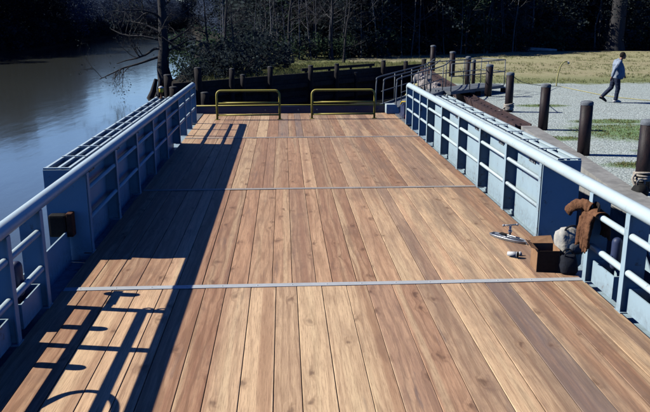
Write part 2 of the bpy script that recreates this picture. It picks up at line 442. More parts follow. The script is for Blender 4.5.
# added bright sky sector low over the reach, for the river to reflect
sky_glow = nt.math('ADD', nt.math('MULTIPLY', sxyz.outputs[0], -.24), nt.math('MULTIPLY', sxyz.outputs[1], .97))
sky_glow = nt.math('MULTIPLY', nt.smooth(sky_glow, .78, .95), nt.math('SUBTRACT', 1.0, nt.smooth(up, .22, .55)))
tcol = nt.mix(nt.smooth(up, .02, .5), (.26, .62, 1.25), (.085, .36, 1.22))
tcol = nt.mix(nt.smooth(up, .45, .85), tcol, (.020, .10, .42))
tcol = nt.mix(sky_glow, tcol, (2.2, 2.75, 3.7))
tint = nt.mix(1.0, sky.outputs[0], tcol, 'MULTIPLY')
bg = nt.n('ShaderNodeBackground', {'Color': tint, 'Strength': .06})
nt.n('ShaderNodeOutputWorld', {0: bg.outputs[0]})
scene.view_settings.view_transform = 'Standard'; scene.view_settings.look = 'None'
scene.view_settings.exposure = 0; scene.view_settings.gamma = 1
scene.cycles.max_bounces = 6; scene.cycles.diffuse_bounces = 0; scene.cycles.transparent_max_bounces = 4

# ------------------------------------------------------------------ setting: ground, river
WZ = -1.25
EAST = [(5.1, -400), (5.3, 0), (5.55, 8), (5.75, 11.5), (6.15, 15), (6.6, 19.5), (6.75, 23), (6.95, 27), (7.35, 33), (7.75, 38), (8.25, 43.0)]   # quay edge
HEAD = [(5.3, 40.2), (-2.0, 33.35), (-4.7, 30.8)]                      # slip head wall
BANK = [(-5.2, 33.5), (-5.5, 38), (-5.9, 46), (-8.6, 76), (-13, 115), (-20, 175), (-33, 260), (-55, 380), (-95, 560), (-145, 800)]
FARB = [(-190, 800), (-120, 560), (-78, 380), (-50, 290), (-33, 245), (-34, 200), (-38, 155), (-35, 118), (-32, 90), (-38, 72), (-52, 55), (-80, 30), (-120, -10), (-200, -100), (-300, -400)]
def land(polys):
    bm = bmesh.new()
    for poly in polys:
        vs = [bm.verts.new((x, y, 0)) for x, y in poly]
        f = bm.faces.new(vs)
    bmesh.ops.triangulate(bm, faces=bm.faces[:])
    bmesh.ops.recalc_face_normals(bm, faces=bm.faces[:])
    for f in bm.faces:
        if f.normal.z < 0: f.normal_flip()
    return bm
bm = land([EAST + HEAD + BANK + [(-150, 2500), (2500, 2500), (2500, -400)],
           [(-190, 2500), (-190, 800)][1:] + FARB[1:] + [(-2500, -400), (-2500, 2500), (-190, 2500)]])
def skirt(line, side, drop=-2.6, run=3.2):
    prev = None
    for i, (x, y) in enumerate(line):
        a = Vector(line[max(i - 1, 0)]); b = Vector(line[min(i + 1, len(line) - 1)])
        t = (b - a).normalized(); nrm = Vector((-t.y, t.x)) * side
        j = random.uniform(.7, 1.3)
        pa = bm.verts.new((x, y, 0)); pb = bm.verts.new((x + nrm.x * run * j, y + nrm.y * run * j, drop))
        if prev: bm.faces.new((prev[0], pa, pb, prev[1]))
        prev = (pa, pb)
skirt([(-4.7, 30.8)] + BANK, 1, -2.6, 1.3)
skirt(FARB, 1)
me = bpy.data.meshes.new('ground'); bm.to_mesh(me); bm.free(); me.materials.append(MATS['ground_soil'])
tag(link('ground', me), kind='structure')
b = MB(); b.add([(-2500, -400, WZ), (60, -400, WZ), (60, 2500, WZ), (-2500, 2500, WZ)], [(0, 1, 2, 3)])
tag(b.build('river', 'river_water'), kind='structure')

# ------------------------------------------------------------------ deck
XL, XR = -2.54, 3.48
SEAMS = [7.80, 12.60, 18.25]
SECT = [(-3.0, 7.80), (7.80, 12.60), (12.60, 18.25), (18.25, 22.95)]
deck = MB(); pcol = []
def plank(x0, x1, y0, y1, z, col):
    c = .004; n0 = len(deck.f)
    zz = [z + random.uniform(-.0012, .0012) for _ in range(2)]
    vs = []
    for y, dz in ((y0, zz[0]), (y1, zz[1])):
        vs += [(x0, y, dz - .05), (x0, y, dz - c), (x0 + c, y, dz), (x1 - c, y, dz), (x1, y, dz - c), (x1, y, dz - .05)]
    fs = [(i, i + 1, i + 7, i + 6) for i in range(5)] + [(5, 4, 3, 2, 1, 0), (6, 7, 8, 9, 10, 11)]
    deck.add(vs, fs); pcol.extend([col] * len(fs))
rp = random.Random(21)
special = {0: {2.35: (.75, .8), 1.35: (.6, .1), 1.90: (.05, 0), .45: (.15, 0), .15: (.10, 0), -1.1: (.9, 0), 1.05: (.55, .25), 2.05: (.5, .05)},
           1: {.62: (.85, .05), 1.75: (.45, .35), -.65: (.6, 0), 2.5: (.35, .1), 3.2: (.7, .05)},
           2: {-.55: (.95, .05), -.15: (.75, 0), .62: (.95, 0), 1.05: (.8, 0), 2.7: (.5, .45), 3.0: (.55, .4), 1.6: (.4, .1)},
           3: {-.05: (.5, .75), .35: (.5, .95), 1.9: (.35, .35), .95: (.3, .2)}}
for si, (y0, y1) in enumerate(SECT):
    x = XL
    while x < XR - .02:
        wd = rp.choice([.285, .285, .285, .29, .28, .235, .19])
        if XR - (x + wd) < .15: wd = XR - x
        gap = rp.uniform(.003, .008)
        tone = min(1, max(0, rp.choice([rp.gauss(.10, .12), rp.gauss(.5, .2), rp.gauss(.95, .12)]))); grey = max(0, rp.gauss(-.05, .13))
        for sxp, (t_, g_) in special[si].items():
            if x <= sxp < x + wd: tone, grey = t_, g_
        plank(x + gap / 2, x + wd - gap / 2, y0 + rp.uniform(.004, .012), y1 - rp.uniform(.004, .012), rp.uniform(-.003, .002),
              (tone, rp.random(), grey, min(1.0, rp.random() * .8 + .35 * tone)))
        x += wd
dk = deck.build('deck', 'deck_wood', fix=True)
a = dk.data.attributes.new('plank', 'FLOAT_COLOR', 'FACE')
a.data.foreach_set('color', [c for q in pcol for c in q])
tag(dk, kind='structure')
b = MB(); b.box((XL, -3, -.09), (XR, 22.95, -.058))
b.build('underdeck_sheet', 'under_dark', dk)  # near-black sheet below the planks, the gaps' shade put into its colour
for y in SEAMS:
    b = MB(); b.box((XL + .02, y - .05, .001), (XR - .02, y + .05, .008))
    x = XL + .2
    while x < XR - .1:
        b.lathe(x, y, [(.012, .007), (.010, .0105), (.004, .0115)], 8); x += .4
    b.build('seam_strip', 'seam_metal' if y < 9 else 'seam_worn', dk)

# hull
hull = thing('ferry_hull', 'blue steel ferry hull below the planked deck, seen through the rail openings', 'hull')
b = MB()
b.box((XL - .56, -3, -2.2), (XR + .56, 22.9, -.10))
b.prism([(22.9, -.10), (23.6, -.10), (23.3, -2.2), (22.9, -2.2)], 0, XL - .56, XR + .56)
b.build('hull_body', 'hull_paint', hull)
for x, zt, y1 in ((XL - .27, .34, 9.05), (XR + .52, .06, 9.3)):
    b = MB(); b.box((x, -3, -.10), (x + .02, y1, zt)); b.build('waterway_coaming', 'hull_paint', hull)

# ------------------------------------------------------------------ bulwarks
def bulwark(s, x0, label, ybox, yend, posts_near, posts_box, posts_far, name):
    """s = +1 right, -1 left; u is measured outwards from the deck edge x0"""
    root = thing(name, label, 'bulwark', (x0, 0, 0))
    X = lambda u: s * u
    def bx(b, u0, y0, z0, u1, y1, z1, **k):
        lo = (min(X(u0), X(u1)), y0, z0); hi = (max(X(u0), X(u1)), y1, z1); return b.box(lo, hi, **k)
    # top rail with elbow end
    b = MB()
    pts = [(X(.05), -2.5, 1.11), (X(.05), 4, 1.11), (X(.05), 12, 1.11), (X(.05), yend - .12, 1.11), (X(.05), yend - .03, 1.085), (X(.05), yend, 1.02)]
    b.tube(pts, .072, 20)
    b.build('top_rail', 'rail_paint', root)
    yp = [y for y in posts_near]
    rails = {}
    for z, nm in ((.83, 'middle_rail'), (.44, 'lower_rail')):
        b = MB()
        allp = sorted(posts_near)
        for y0, y1 in zip(allp[:-1], allp[1:]):
            b.tube([(X(.03), y0 + .05, z), (X(.03), y1 - .05, z)], .036, 14, round_end=True)
        fp = [ybox] + posts_box + posts_far
        b.tube([(X(.03), fp[0] + .03, z), (X(.03), fp[-1], z)], .030, 14)
        rails[nm] = b.build(nm, 'rail_paint', root)
    # posts: a flanged web plate each
    def post(y, depth, flange=True):
        b = MB()
        bx(b, .0, y - .012, 0.0, depth, y + .012, 1.05)
        bx(b, -.014, y - .045, 0.0, -.001, y + .045, 1.06)
        # small foot pad and drain lug
        bx(b, -.02, y - .07, 0.0, .10, y + .07, .012)
        bx(b, .13, y - .026, .09, .16, y - .013, .17)
        b.build('post', 'hull_paint', root)
    for y in posts_near: post(y, .22)
    for y in posts_box: post(y, .164)
    for y in posts_far: post(y, .20)
    # side tank
    b = MB()
    yb1 = posts_far[0] + .05
    bx(b, .165, ybox + .02, -.09, .20, yb1, 1.115)                       # inner skin
    bx(b, .50, ybox + .02, -.6, .52, yb1, 1.09)                        # outer skin
    bx(b, .0, ybox, -.09, .52, ybox + .018, 1.115)                      # near end plate
    bx(b, .20, yb1 - .02, -.09, .50, yb1, 1.09)
    bx(b, .20, ybox + .02, .93, .50, yb1 - .02, .945)                  # recessed top plate
    bx(b, .160, ybox + .02, .785, .1645, yb1, .80)                      # weld line along the inner skin
    tank = b.build('side_tank', 'hull_paint', root)
    # open ladder frame on the tank top
    b = MB()
    for u in (.215, .35, .505): b.bar((X(u), ybox + .02, 1.115), (X(u), yb1, 1.115), .035, .03)
    y = ybox + .035
    while y < yb1:
        b.bar((X(.20), y, 1.134), (X(.52), y, 1.134), .03, .012); b.bar((X(.20), y, 1.05), (X(.52), y, 1.05), .012, .12); y += .8
    b.build('tank_grating', 'rail_paint', tank)
    # access plates / pad eyes on the inner skin
    for k, y in enumerate(posts_box[:-1]):
        b = MB()
        yy = (y + posts_box[k + 1]) / 2 if k + 1 < len(posts_box) else y + .8
        bx(b, .150, yy - .11, .915, .1645, yy + .16, .965)
        bx(b, .140, yy - .06, .925, .150, yy - .04, .955); bx(b, .140, yy + .09, .925, .150, yy + .11, .955)
        b.build('pad_eye', 'grey_steel', tank)
    # open bays near the camera
    allp = sorted(posts_near)
    for y0, y1 in zip(allp[:-1], allp[1:]):
        b = MB()
        bx(b, .055, y0 + .30, .01, .07, y1 - .04, .27); bx(b, .07, y1 - .056, .01, .30, y1 - .04, .27); bx(b, .07, y0 + .30, .01, .30, y0 + .316, .27)
        bx(b, .30, y0 + .30, .01, .315, y1 - .04, .27); bx(b, .075, y0 + .32, .03, .295, y1 - .06, .045)
        b.build('scupper_box', 'hull_paint', root)
        b = MB()
        ym = (y0 + y1) / 2
        tri1 = [(y0 + .18, .34), (y1 - .22, .34), (y1 - .22, .76)]
        tri2 = [(y0 + .14, .42), (y1 - .32, .78), (y0 + .14, .78)]
        if s > 0:
            for tr in (tri1, tri2): b.prism(tr, 0, X(.40), X(.415))
            for yy in (y0 + .12, y1 - .16):
                b.bar((X(.43), yy, -.09), (X(.43), yy, .98), .03, .03, up=(0, 1, 0))
            b.bar((X(.43), y0 + .12, .97), (X(.43), y1 - .16, .97), .03, .03)
            b.bar((X(.43), y0 + .12, .36), (X(.43), y1 - .16, .36), .03, .02)
        else:
            b.prism([(y0 + .30, .28), (y1 - .30, .28), (y1 - .30, .40)], 0, X(.28), X(.292))
        b.build('bracing', 'hull_paint', root)
        for fr in ((.48,) if y1 - y0 < 1.2 else (.22, .79)):         # upright lugs welded across the lower rail
            b = MB(); yy = y0 + (y1 - y0) * fr
            b.tube([(X(.115), yy, .36), (X(.115), yy, .62)], .055, 14, round_end=True)
            b.bar((X(.06), yy, .45), (X(.115), yy, .45), .05, .05)
            b.build('lug', 'navy_paint', rails['lower_rail'])
    b = MB(); yy = max(posts_near) + .46
    b.tube([(X(.20), yy, .62), (X(.20), yy, .80)], .058, 14, round_end=True); b.bar((X(.20), yy - .30, .66), (X(.20), yy + .10, .66), .05, .05); b.bar((X(.20), yy - .46, .64), (X(.20), yy - .2, .66), .04, .04); b.build('lug', 'navy_paint', root)
    # chain hooks on the gap side of the gate post
    yg = max(posts_near)
    for z in (.98, .86):
        b = MB(); b.tube([(X(.02), yg + .012, z + .03), (X(.02), yg + .07, z + .035), (X(.02), yg + .085, z), (X(.02), yg + .06, z - .04)], .014, 8)
        b.build('chain_hook', 'rail_paint', root)
    return root

PN_R = [7.75, 6.85, 5.95, 5.05, 4.15, 3.25, 2.35, 1.45]
rb = bulwark(+1, XR, 'pale sunlit steel bulwark with rails and side tank along the gravel side of the deck', 9.35, 20.45, PN_R,
             [9.42, 11.0, 12.55, 14.15, 15.75], [17.35, 18.35, 19.35, 20.40], 'side_bulwark')
PN_L = [7.33, 6.42, 4.62, 3.7, 2.8, 1.9]
lb = bulwark(-1, XL, 'shaded blue steel bulwark with rails and side tank along the river side of the deck', 9.10, 20.95, PN_L,
             [9.17, 10.8, 12.4, 14.0, 15.6], [17.5, 18.7, 19.8, 20.90], 'side_bulwark')
# bent hand loop on the left rail, whose shadow curves over the planks
b = MB()
b.tube(smoothpts([(.0, 5.15, .36), (.0, 5.39, .46), (.0, 5.56, .56), (.0, 5.63, .69), (.0, 5.60, .82), (.0, 5.48, .90), (.0, 5.30, .93), (.0, 5.0, .93), (.0, 4.8, .90), (.0, 4.75, .8)], 5), .026, 10, round_end=True)
b.build('hand_loop', 'hull_paint', lb)
# rubber fender block on the end plate of the left side tank
b = MB(); b.box((-.47, 8.94, .27), (-.25, 9.097, .56), c=.03); fb = b.build('rubber_fender', 'rubber', lb)
b = MB(); b.box((-.247, 8.95, .27), (-.17, 9.097, .58), c=.015); b.build('fender_bracket', 'rust_block', fb)

# ------------------------------------------------------------------ bow plate, hoops, ramp gear
bow = thing('bow_coaming', 'low dark blue bow plate with a yellow top edge at the far deck end', 'ramp')
b = MB(); b.prism([(23.02, .0), (23.02, .22), (23.05, .235), (23.10, .235), (23.12, 0.0)], 0, -3.30, 3.62)
x = -3.0
b.build('plate', 'navy_paint', bow)
b = MB(); b.tube([(-3.34, 23.0, .25), (.1, 23.06, .25), (3.55, 23.0, .25)], .022, 10); b.build('edge_rail', 'yellow_paint', bow)
for x in (-2.2, -.6, .45, 1.05, 2.3, 3.0):
    b = MB(); b.tube([(x, 23.02, .10), (x, 22.975, .10)], .03, 8); b.tube([(x, 22.975, .10), (x, 22.96, .10)], .016, 8); b.build('bolt', 'galvanised', bow)
b = MB(); b.box((-3.1, 21.3, -.1), (-2.56, 22.98, .018)); b.build('corner_plate', 'grey_steel', bow)
b = MB(); b.box((3.49, 20.6, -.1), (4.04, 22.98, .018)); b.build('corner_plate', 'grey_steel', bow)

def hoop(x0, x1, y, label):
    cx = (x0 + x1) / 2; hw = (x1 - x0) / 2
    t = thing('hoop_barrier', label, 'barrier', (cx, y, 0), 0, 'yellow hoop barriers at the bow')
    r = .032; R_ = .13; H_ = .86
    pts = [(-hw, 0, 0)]
    pts += [(-hw, 0, H_ - R_)] + [(-hw + R_ - R_ * math.cos(a), 0, H_ - R_ + R_ * math.sin(a)) for a in [R(15 * k) for k in range(1, 7)]]
    pts += [(-q[0], 0, q[2]) for q in reversed(pts)]
    b = MB(); b.tube(pts, r, 12); b.build('hoop', 'yellow_paint', t)
    for z, nm in ((.50, 'middle_bar'), (.14, 'lower_bar')):
        b = MB(); b.tube([(-hw + .02, 0, z), (hw - .02, 0, z)], .026, 10); b.build(nm, 'yellow_paint', t)
    for sx in (-1, 1):
        b = MB(); b.box((sx * hw - .07, -.06, .002), (sx * hw + .07, .06, .014))
        for qx in (-.05, .05): b.lathe(sx * hw + qx, .035, [(.012, .014), (.011, .024), (.004, .026)], 6)
        b.build('base_plate', 'yellow_paint', t)
hoop(-2.0, -.14, 21.6, 'yellow tubular hoop barrier at the river side of the bow, left of the pair')
hoop(.83, 2.72, 21.68, 'yellow tubular hoop barrier at the shore side of the bow, right of the pair')

wn = thing('ramp_winch', 'dark steel ramp winch with a yellow handle on the far right corner of the deck', 'winch', (3.72, 21.75, 0))
b = MB(); b.box((-.16, -.42, .02), (.30, .42, .10), c=.01); b.box((-.14, -.36, .10), (-.09, .36, .48)); b.box((.20, -.36, .10), (.25, .36, .48)); b.build('frame', 'navy_paint', wn)
b = MB(); b.tube([(-.09, 0, .32), (.20, 0, .32)], .15, 18); b.tube([(-.088, 0, .32), (-.06, 0, .32)], .22, 18); b.build('drum', 'grey_steel', wn)
b = MB(); b.tube([(-.20, -.05, .42), (-.20, -.28, .52), (-.10, -.36, .53)], .022, 8, round_end=True); b.build('handle', 'bright_yellow', wn)
b = MB(); b.box((-.12, -.60, .02), (.14, -.44, .16), c=.02); b.build('brake_housing', 'red_paint', wn)

# navigation lamp on the left rail
nl = thing('navigation_lamp', 'small yellow navigation lamp with a white cap on the river side rail', 'lamp', (XL - .32, 17.1, 1.14))
nl.scale = (.85, .85, .85)
b = MB(); b.lathe(0, 0, [(.07, 0), (.07, .012), (.028, .03), (.028, .16), (.05, .165)], 14); b.build('stem', 'rust_block', nl)
b = MB(); b.lathe(0, 0, [(.052, .165), (.06, .18), (.062, .26), (.05, .28)], 16); b.build('lens', 'bright_yellow', nl)
b = MB(); b.lathe(0, 0, [(.07, .28), (.072, .295), (.05, .32), (.015, .335)], 16); b.build('cap', 'white_paper', nl)

# ------------------------------------------------------------------ things lying on the deck
bx_ = thing('cardboard_box', 'open brown cardboard box standing on the deck beside the bags', 'box', (3.16, 8.20, 0.004), R(-4))
W_, D_, H_, T_ = .135, .14, .275, .006
b = MB()
b.box((-W_, -D_, 0), (-W_ + T_, D_, H_)); b.box((W_ - T_, -D_, 0), (W_, D_, H_)); b.box((-W_ + T_, D_ - T_, 0), (W_ - T_, D_, H_)); b.box((-W_ + T_, -D_ + T_, 0), (W_ - T_, D_ - T_, T_))
b.build('carton', 'cardboard', bx_)
b = MB(); b.box((-W_ + T_, -D_, 0), (W_ - T_, -D_ + T_, H_ - .01)); b.build('front_panel', 'cardboard_shaded', bx_)
for pts in ([(-W_ + .004, -D_, H_ + .001), (-W_ + .004, D_, H_ + .001), (-W_ - .09, D_, H_ + .055), (-W_ - .09, -D_, H_ + .04)],
            [(-W_, D_ - .002, H_ + .001), (W_, D_ - .002, H_ + .001), (W_ - .01, D_ + .10, H_ + .07), (-W_ - .01, D_ + .11, H_ + .05)],
            [(W_ - .004, -D_, H_ + .001), (W_ - .004, D_, H_ + .001), (W_ + .05, D_, H_ - .09), (W_ + .05, -D_, H_ - .09)]):
    b = MB(); p = [Vector(q) for q in pts]; nrm = (p[1] - p[0]).cross(p[2] - p[1]).normalized() * .005
    b.add(p + [q + nrm for q in p], [(0, 1, 2, 3), (7, 6, 5, 4), (0, 4, 5, 1), (1, 5, 6, 2), (2, 6, 7, 3), (3, 7, 4, 0)]); b.build('flap', 'cardboard', bx_)

def blob(b, secs, n=20, seed=0, amp=.012):
    """lumpy soft bag: list of (z, cx, cy, rx, ry)"""
    vs = []; fs = []
    for (z, cx, cy, rx, ry) in secs:
        for k in range(n):
            a = 2 * math.pi * k / n; ca, sa = math.cos(a), math.sin(a)
            q = Vector((cx + rx * math.copysign(abs(ca) ** .7, ca), cy + ry * math.copysign(abs(sa) ** .7, sa), z))
            d = mnoise.noise(q * 14 + Vector((seed, 0, 0))) * amp + mnoise.noise(q * 32 + Vector((0, seed, 0))) * amp * .5
            vs.append(q + Vector((ca, sa, .3)) * d)
    m = len(secs)
    for i in range(m - 1):
        for k in range(n): fs.append((i * n + k, i * n + (k + 1) % n, (i + 1) * n + (k + 1) % n, (i + 1) * n + k))
    fs.append(tuple(reversed(range(n)))); fs.append(tuple((m - 1) * n + k for k in range(n)))
    b.add(vs, fs, True); return b
tb = thing('tote_bag', 'black soft tote bag squeezed between the cardboard box and the rail', 'bag', (3.39, 8.04, .004))
b = MB(); blob(b, [(0, 0, 0, .10, .09), (.03, 0, 0, .115, .10), (.10, 0, 0, .115, .10), (.16, .0, 0, .105, .08), (.20, 0, 0, .10, .05), (.22, 0, 0, .09, .03)], 24, 3, .02); b.build('bag_body', 'black_cloth', tb)
for yy in (-.03, .03):
    b = MB(); b.tube(smoothpts([(-.06, yy, .20), (-.055, yy * 1.3, .25), (0, yy * 1.6, .28), (.05, yy * 1.3, .25), (.06, yy, .20)], 5), .009, 8); b.build('strap', 'black_cloth', tb)
cb = thing('canvas_bag', 'pale crumpled canvas bag leaning on the rail below the jacket', 'bag', (3.47, 8.27, .004), R(10))
b = MB(); blob(b, [(0, 0, 0, .13, .11), (.04, 0, 0, .15, .13), (.16, 0, 0, .155, .135), (.24, .0, -.01, .165, .14), (.31, 0, -.01, .17, .14), (.38, -.01, -.01, .165, .13), (.44, -.03, -.02, .14, .10), (.485, -.05, -.02, .09, .06), (.505, -.05, -.02, .04, .03)], 34, 9, .024); b.build('bag_body', 'pale_cloth', cb)
b = MB(); blob(b, [(.20, .04, -.12, .08, .045), (.25, .04, -.135, .11, .06), (.31, .04, -.135, .11, .055), (.36, .04, -.12, .07, .035)], 18, 5, .018); b.build('side_pocket', 'grey_cloth', cb)
b = MB(); b.tube(smoothpts([(-.11, -.06, .45), (-.10, -.09, .52), (-.02, -.10, .545), (.05, -.09, .51), (.07, -.08, .43)], 5), .012, 8); b.build('strap', 'black_cloth', cb)

# jacket draped over the middle rail at the gate post
jk = thing('jacket', 'brown work jacket draped over the rail by the open gap', 'jacket', (XR, 7.67, .83))
def cloth_tube(path, half, thick, n=22, seed=0, amp=.012, ref=(0, 1, 0)):
    """a flattened soft tube: a folded width of cloth"""
    b = MB(); pts = smoothpts(path, 7); N = len(pts)
    prof = [(half * (1 + .10 * mnoise.noise(Vector((k * .35, seed, 0)))), thick * (1 + .35 * mnoise.noise(Vector((k * .3, seed, 5))))) for k in range(N)]
    prof[0] = (prof[0][0] * .94, prof[0][1] * .55); prof[-1] = (prof[-1][0] * .94, prof[-1][1] * .55)
    b.tube(pts, 1.0, n, ell=(1, 1, ref, prof))
    out = []
    for v in b.v:
        q = Vector(v)
        d = Vector((mnoise.noise(Vector((q.y * 22 + seed, q.z * 6, q.x * 8))), mnoise.noise(Vector((q.y * 16, q.z * 7 + seed, 3))) * .8, mnoise.noise(Vector((q.y * 20, q.z * 9, seed + 9))) * .6))
        out.append(tuple(q + d * amp))
    b.v = out; return b
def drape():
    nu, nv = 40, 60; vs = []; fs = []
    for i in range(nu):
        v = i / (nu - 1)
        for j in range(nv):
            t = j / (nv - 1); q = -.46 + .80 * t                        # arc length: inboard hem, over the rail, outboard hem
            if q < -.075: x, z = -.06, .0 + (q + .075)
            elif q < .075: a = (q + .075) / .15 * math.pi; x, z = .02 - .08 * math.cos(a), .0 + .068 * math.sin(a)
            else: x, z = .10, -(q - .075)
            hang = max(0.0, abs(q) - .075); sg = -1 if q < 0 else 1
            ph = v * 17 + 1.6 * mnoise.noise(Vector((v * 2.3, q * 3, 1)))
            fold = (math.sin(ph) * .030 + math.sin(ph * 2.3 + 1) * .011) * min(1, .25 + hang * 4)
            wid = .37 - .08 * min(1, hang * 2.6) + .03 * mnoise.noise(Vector((q * 5, 0, 3)))
            y = (v - .5) * wid + .05 * mnoise.noise(Vector((q * 3, 4, 0))) - .03 * hang
            x += sg * (abs(fold) + hang * .10) + .008 * mnoise.noise(Vector((v * 9, q * 16, 5)))
            z += .018 * mnoise.noise(Vector((v * 6, q * 7, 8))) + (-.05 * math.sin(v * 7.0) * hang * 2 if q < 0 else .03 * math.sin(v * 5) * hang)
            vs.append((x, y, z))
    for i in range(nu - 1):
        for j in range(nv - 1): fs.append((i * nv + j, i * nv + j + 1, (i + 1) * nv + j + 1, (i + 1) * nv + j))
    b = MB(); b.add(vs, fs, True); return b
jb = drape().build('jacket_body', 'jacket_cloth', jk, fix=False)
m_ = jb.modifiers.new('thick', 'SOLIDIFY'); m_.thickness = .010; m_.offset = 0
def sleeve(path, half, thick, seed, ref):
    b = MB(); pts = smoothpts(path, 9); N = len(pts)
    prof = [(half * (1 - .22 * k / N + .16 * mnoise.noise(Vector((k * .45, seed, 0)))), thick * (1 + .5 * mnoise.noise(Vector((k * .5, seed, 5))))) for k in range(N)]
    b.tube(pts, 1.0, 24, ell=(1, 1, ref, prof), cap=False); out = []
    for k, v in enumerate(b.v):
        q = Vector(v); u = (k // 24) / N
        out.append(tuple(q + Vector((mnoise.noise(Vector((q.y * 30, q.z * 12, seed))), mnoise.noise(Vector((q.x * 30, q.z * 14, seed + 3))), mnoise.noise(Vector((q.x * 22, q.y * 22, seed + 6))))) * .011 + Vector((0, 0, .005 * math.sin(u * 22 + seed)))))
    b.v = out; o = b.build('sleeve', 'jacket_cloth', jk, fix=False)
    m = o.modifiers.new('thick', 'SOLIDIFY'); m.thickness = .008; m.offset = 0
sleeve([(-.02, .02, .06), (-.08, .12, .085), (-.14, .21, .055), (-.185, .28, -.035)], .066, .032, 8, (0, 0, 1))
sleeve([(-.085, -.13, .02), (-.12, -.15, -.08), (-.135, -.165, -.20), (-.12, -.16, -.33)], .056, .022, 15, (0, 1, 0))
b = MB(); b.tube(smoothpts([(-.02, -.15, .075), (.03, -.05, .10), (.04, .07, .09), (.0, .13, .07)], 6), 1.0, 14, ell=(.042, .012, (0, 0, 1))); b.build('collar', 'jacket_lining', jk)

# chrome T-handled scraper-like deck tool
tl = thing('deck_tool', 'silver boat-shaped tool with a T handle lying flat on the planks', 'tool', (3.09, 9.37, .004), R(-52))
b = MB()
def boat(L, Wd, z0, z1, k=.92, n=14):
    top = []; bot = []
    for i in range(n + 1):
        t = i / n; x = -L + 2 * L * t; ww = Wd * (max(0, 1 - abs(2 * t - .86) ** 2.6)) ** .6 if t < .97 else Wd * .25
        top.append((x, ww)); 
    out = [(x, ww) for x, ww in top] + [(x, -ww) for x, ww in reversed(top)]
    return out
o1 = boat(.30, .095, 0, 0)
o1 = [(x, y * .86) for x, y in o1]
b.prism(o1, 2, .004, .022)
rim = [Vector((x, y, .030)) for x, y in o1]
b.tube(rim, .011, 8, closed=True); b.build('base', 'chrome_grey', tl)
b = MB(); b.prism([(x * .88, y * .72) for x, y in o1], 2, .022, .028); b.build('tray', 'navy_paint', tl)
b = MB(); b.tube([(-.24, 0, .034), (.22, 0, .034)], .012, 8); b.tube([(-.15, -.045, .032), (.12, .045, .032)], .008, 8); b.tube([(-.02, -.05, .032), (.02, .05, .032)], .010, 8); b.build('ribs', 'chrome_grey', tl)
b = MB(); b.tube([(.0, 0, .07), (.0, 0, .21)], .016, 12); b.ball((0, 0, .12), .028); b.build('stem', 'chrome_grey', tl)
b = MB(); b.tube([(-.06, -.075, .205), (.06, .075, .215)], .011, 10); b.ball((-.06, -.075, .205), .019); b.ball((.06, .075, .215), .019); b.build('handle', 'chrome_grey', tl)
b = MB(); b.box((-.16, -.035, .0525), (-.06, .035, .066), c=.004); b.build('clamp', 'rubber', tl)

cp = thing('paper_cup', 'white paper cup lying on its side on the planks', 'cup', (2.90, 8.63, .005), R(-35))
b = MB(); b.tube([(-.065, 0, .036), (.055, 0, .044)], [.027, .037], 16); b.tube([(.055, 0, .044), (.062, 0, .0445)], .040, 16); b.build('cup_body', 'white_paper', cp)
b = MB(); b.tube([(.062, 0, .0445), (.075, 0, .045)], [.038, .030], 16); b.build('lid', 'rubber', cp)
b = MB(); blob(b, [(0, 0, 0, .018, .02), (.012, 0, 0, .026, .024), (.035, .004, 0, .022, .02), (.05, 0, 0, .010, .010)], 12, 4, .01)
ws = b.build('paper_scrap', 'white_paper'); ws.location = (3.02, 8.70, .003)
tag(ws, 'crumpled scrap of white paper beside the cardboard box', 'paper')

# ------------------------------------------------------------------ quay, walls, piles
qw = thing('quay_wall', 'pale concrete quay edge between the ferry and the gravel yard', 'wall')
line = [p for p in EAST if p[1] < 20]
line = [(5.28, -3)] + line[2:]
b = MB()
for i in range(len(line) - 1):
    (xa, ya), (xb, yb) = line[i], line[i + 1]
    for (u0, u1, z0, z1) in ((-.06, .34, -.25, .06), (0, .30, -2.2, -.25)):
        vs = [(xa + u0, ya, z0), (xa + u1, ya, z0), (xb + u1, yb, z0), (xb + u0, yb, z0), (xa + u0, ya, z1), (xa + u1, ya, z1), (xb + u1, yb, z1), (xb + u0, yb, z1)]
        b.add(vs, [(3, 2, 1, 0), (4, 5, 6, 7), (0, 1, 5, 4), (2, 3, 7, 6), (1, 2, 6, 5), (3, 0, 4, 7)])
b.build('cap_and_face', 'concrete', qw)
sp = thing('sheet_pile_wall', 'rusty red steel sheet pile wall with a capping channel on the shore beyond the ferry', 'wall')
line = [p for p in EAST if p[1] > 19]
b = MB()
for i in range(len(line) - 1):
    a_, c_ = Vector((*line[i], 0)), Vector((*line[i + 1], 0)); d = (c_ - a_); L = d.length; d.normalize(); nrm = Vector((-d.y, d.x, 0))
    k = 0.0; z = 0
    while k < L - .01:
        k2 = min(k + .42, L); off = -.14 if z % 2 else .06
        p0 = a_ + d * k - nrm * off; p1 = a_ + d * k2 - nrm * off
        b.bar(p0 + Vector((0, 0, -1.15)), p1 + Vector((0, 0, -1.15)), .02, 2.2); k = k2; z += 1
b.build('sheeting', 'rusty_steel', sp)
b = MB()
for i in range(len(line) - 1):
    a_, c_ = Vector((*line[i], .03)), Vector((*line[i + 1], .03)); d = (c_ - a_).normalized(); nrm = Vector((-d.y, d.x, 0))
    b.bar(a_, c_, .40, .05); b.bar(a_ + nrm * .215 + Vector((0, 0, -.05)), c_ + nrm * .215 + Vector((0, 0, -.05)), .03, .26); b.bar(a_ - nrm * .215 + Vector((0, 0, .02)), c_ - nrm * .215 + Vector((0, 0, .02)), .03, .12)
b.build('capping_channel', 'rusty_steel', sp)
b = MB()
for i in range(len(line) - 1):
    a_, c_ = Vector((*line[i], .056)), Vector((*line[i + 1], .056)); d = c_ - a_; L = d.length; d.normalize(); k = .3
    while k < L:
        p = a_ + d * k; b.lathe(p.x, p.y, [(.035, .055), (.03, .075), (.012, .08)], 8); k += .62 * random.uniform(.7, 1.4)
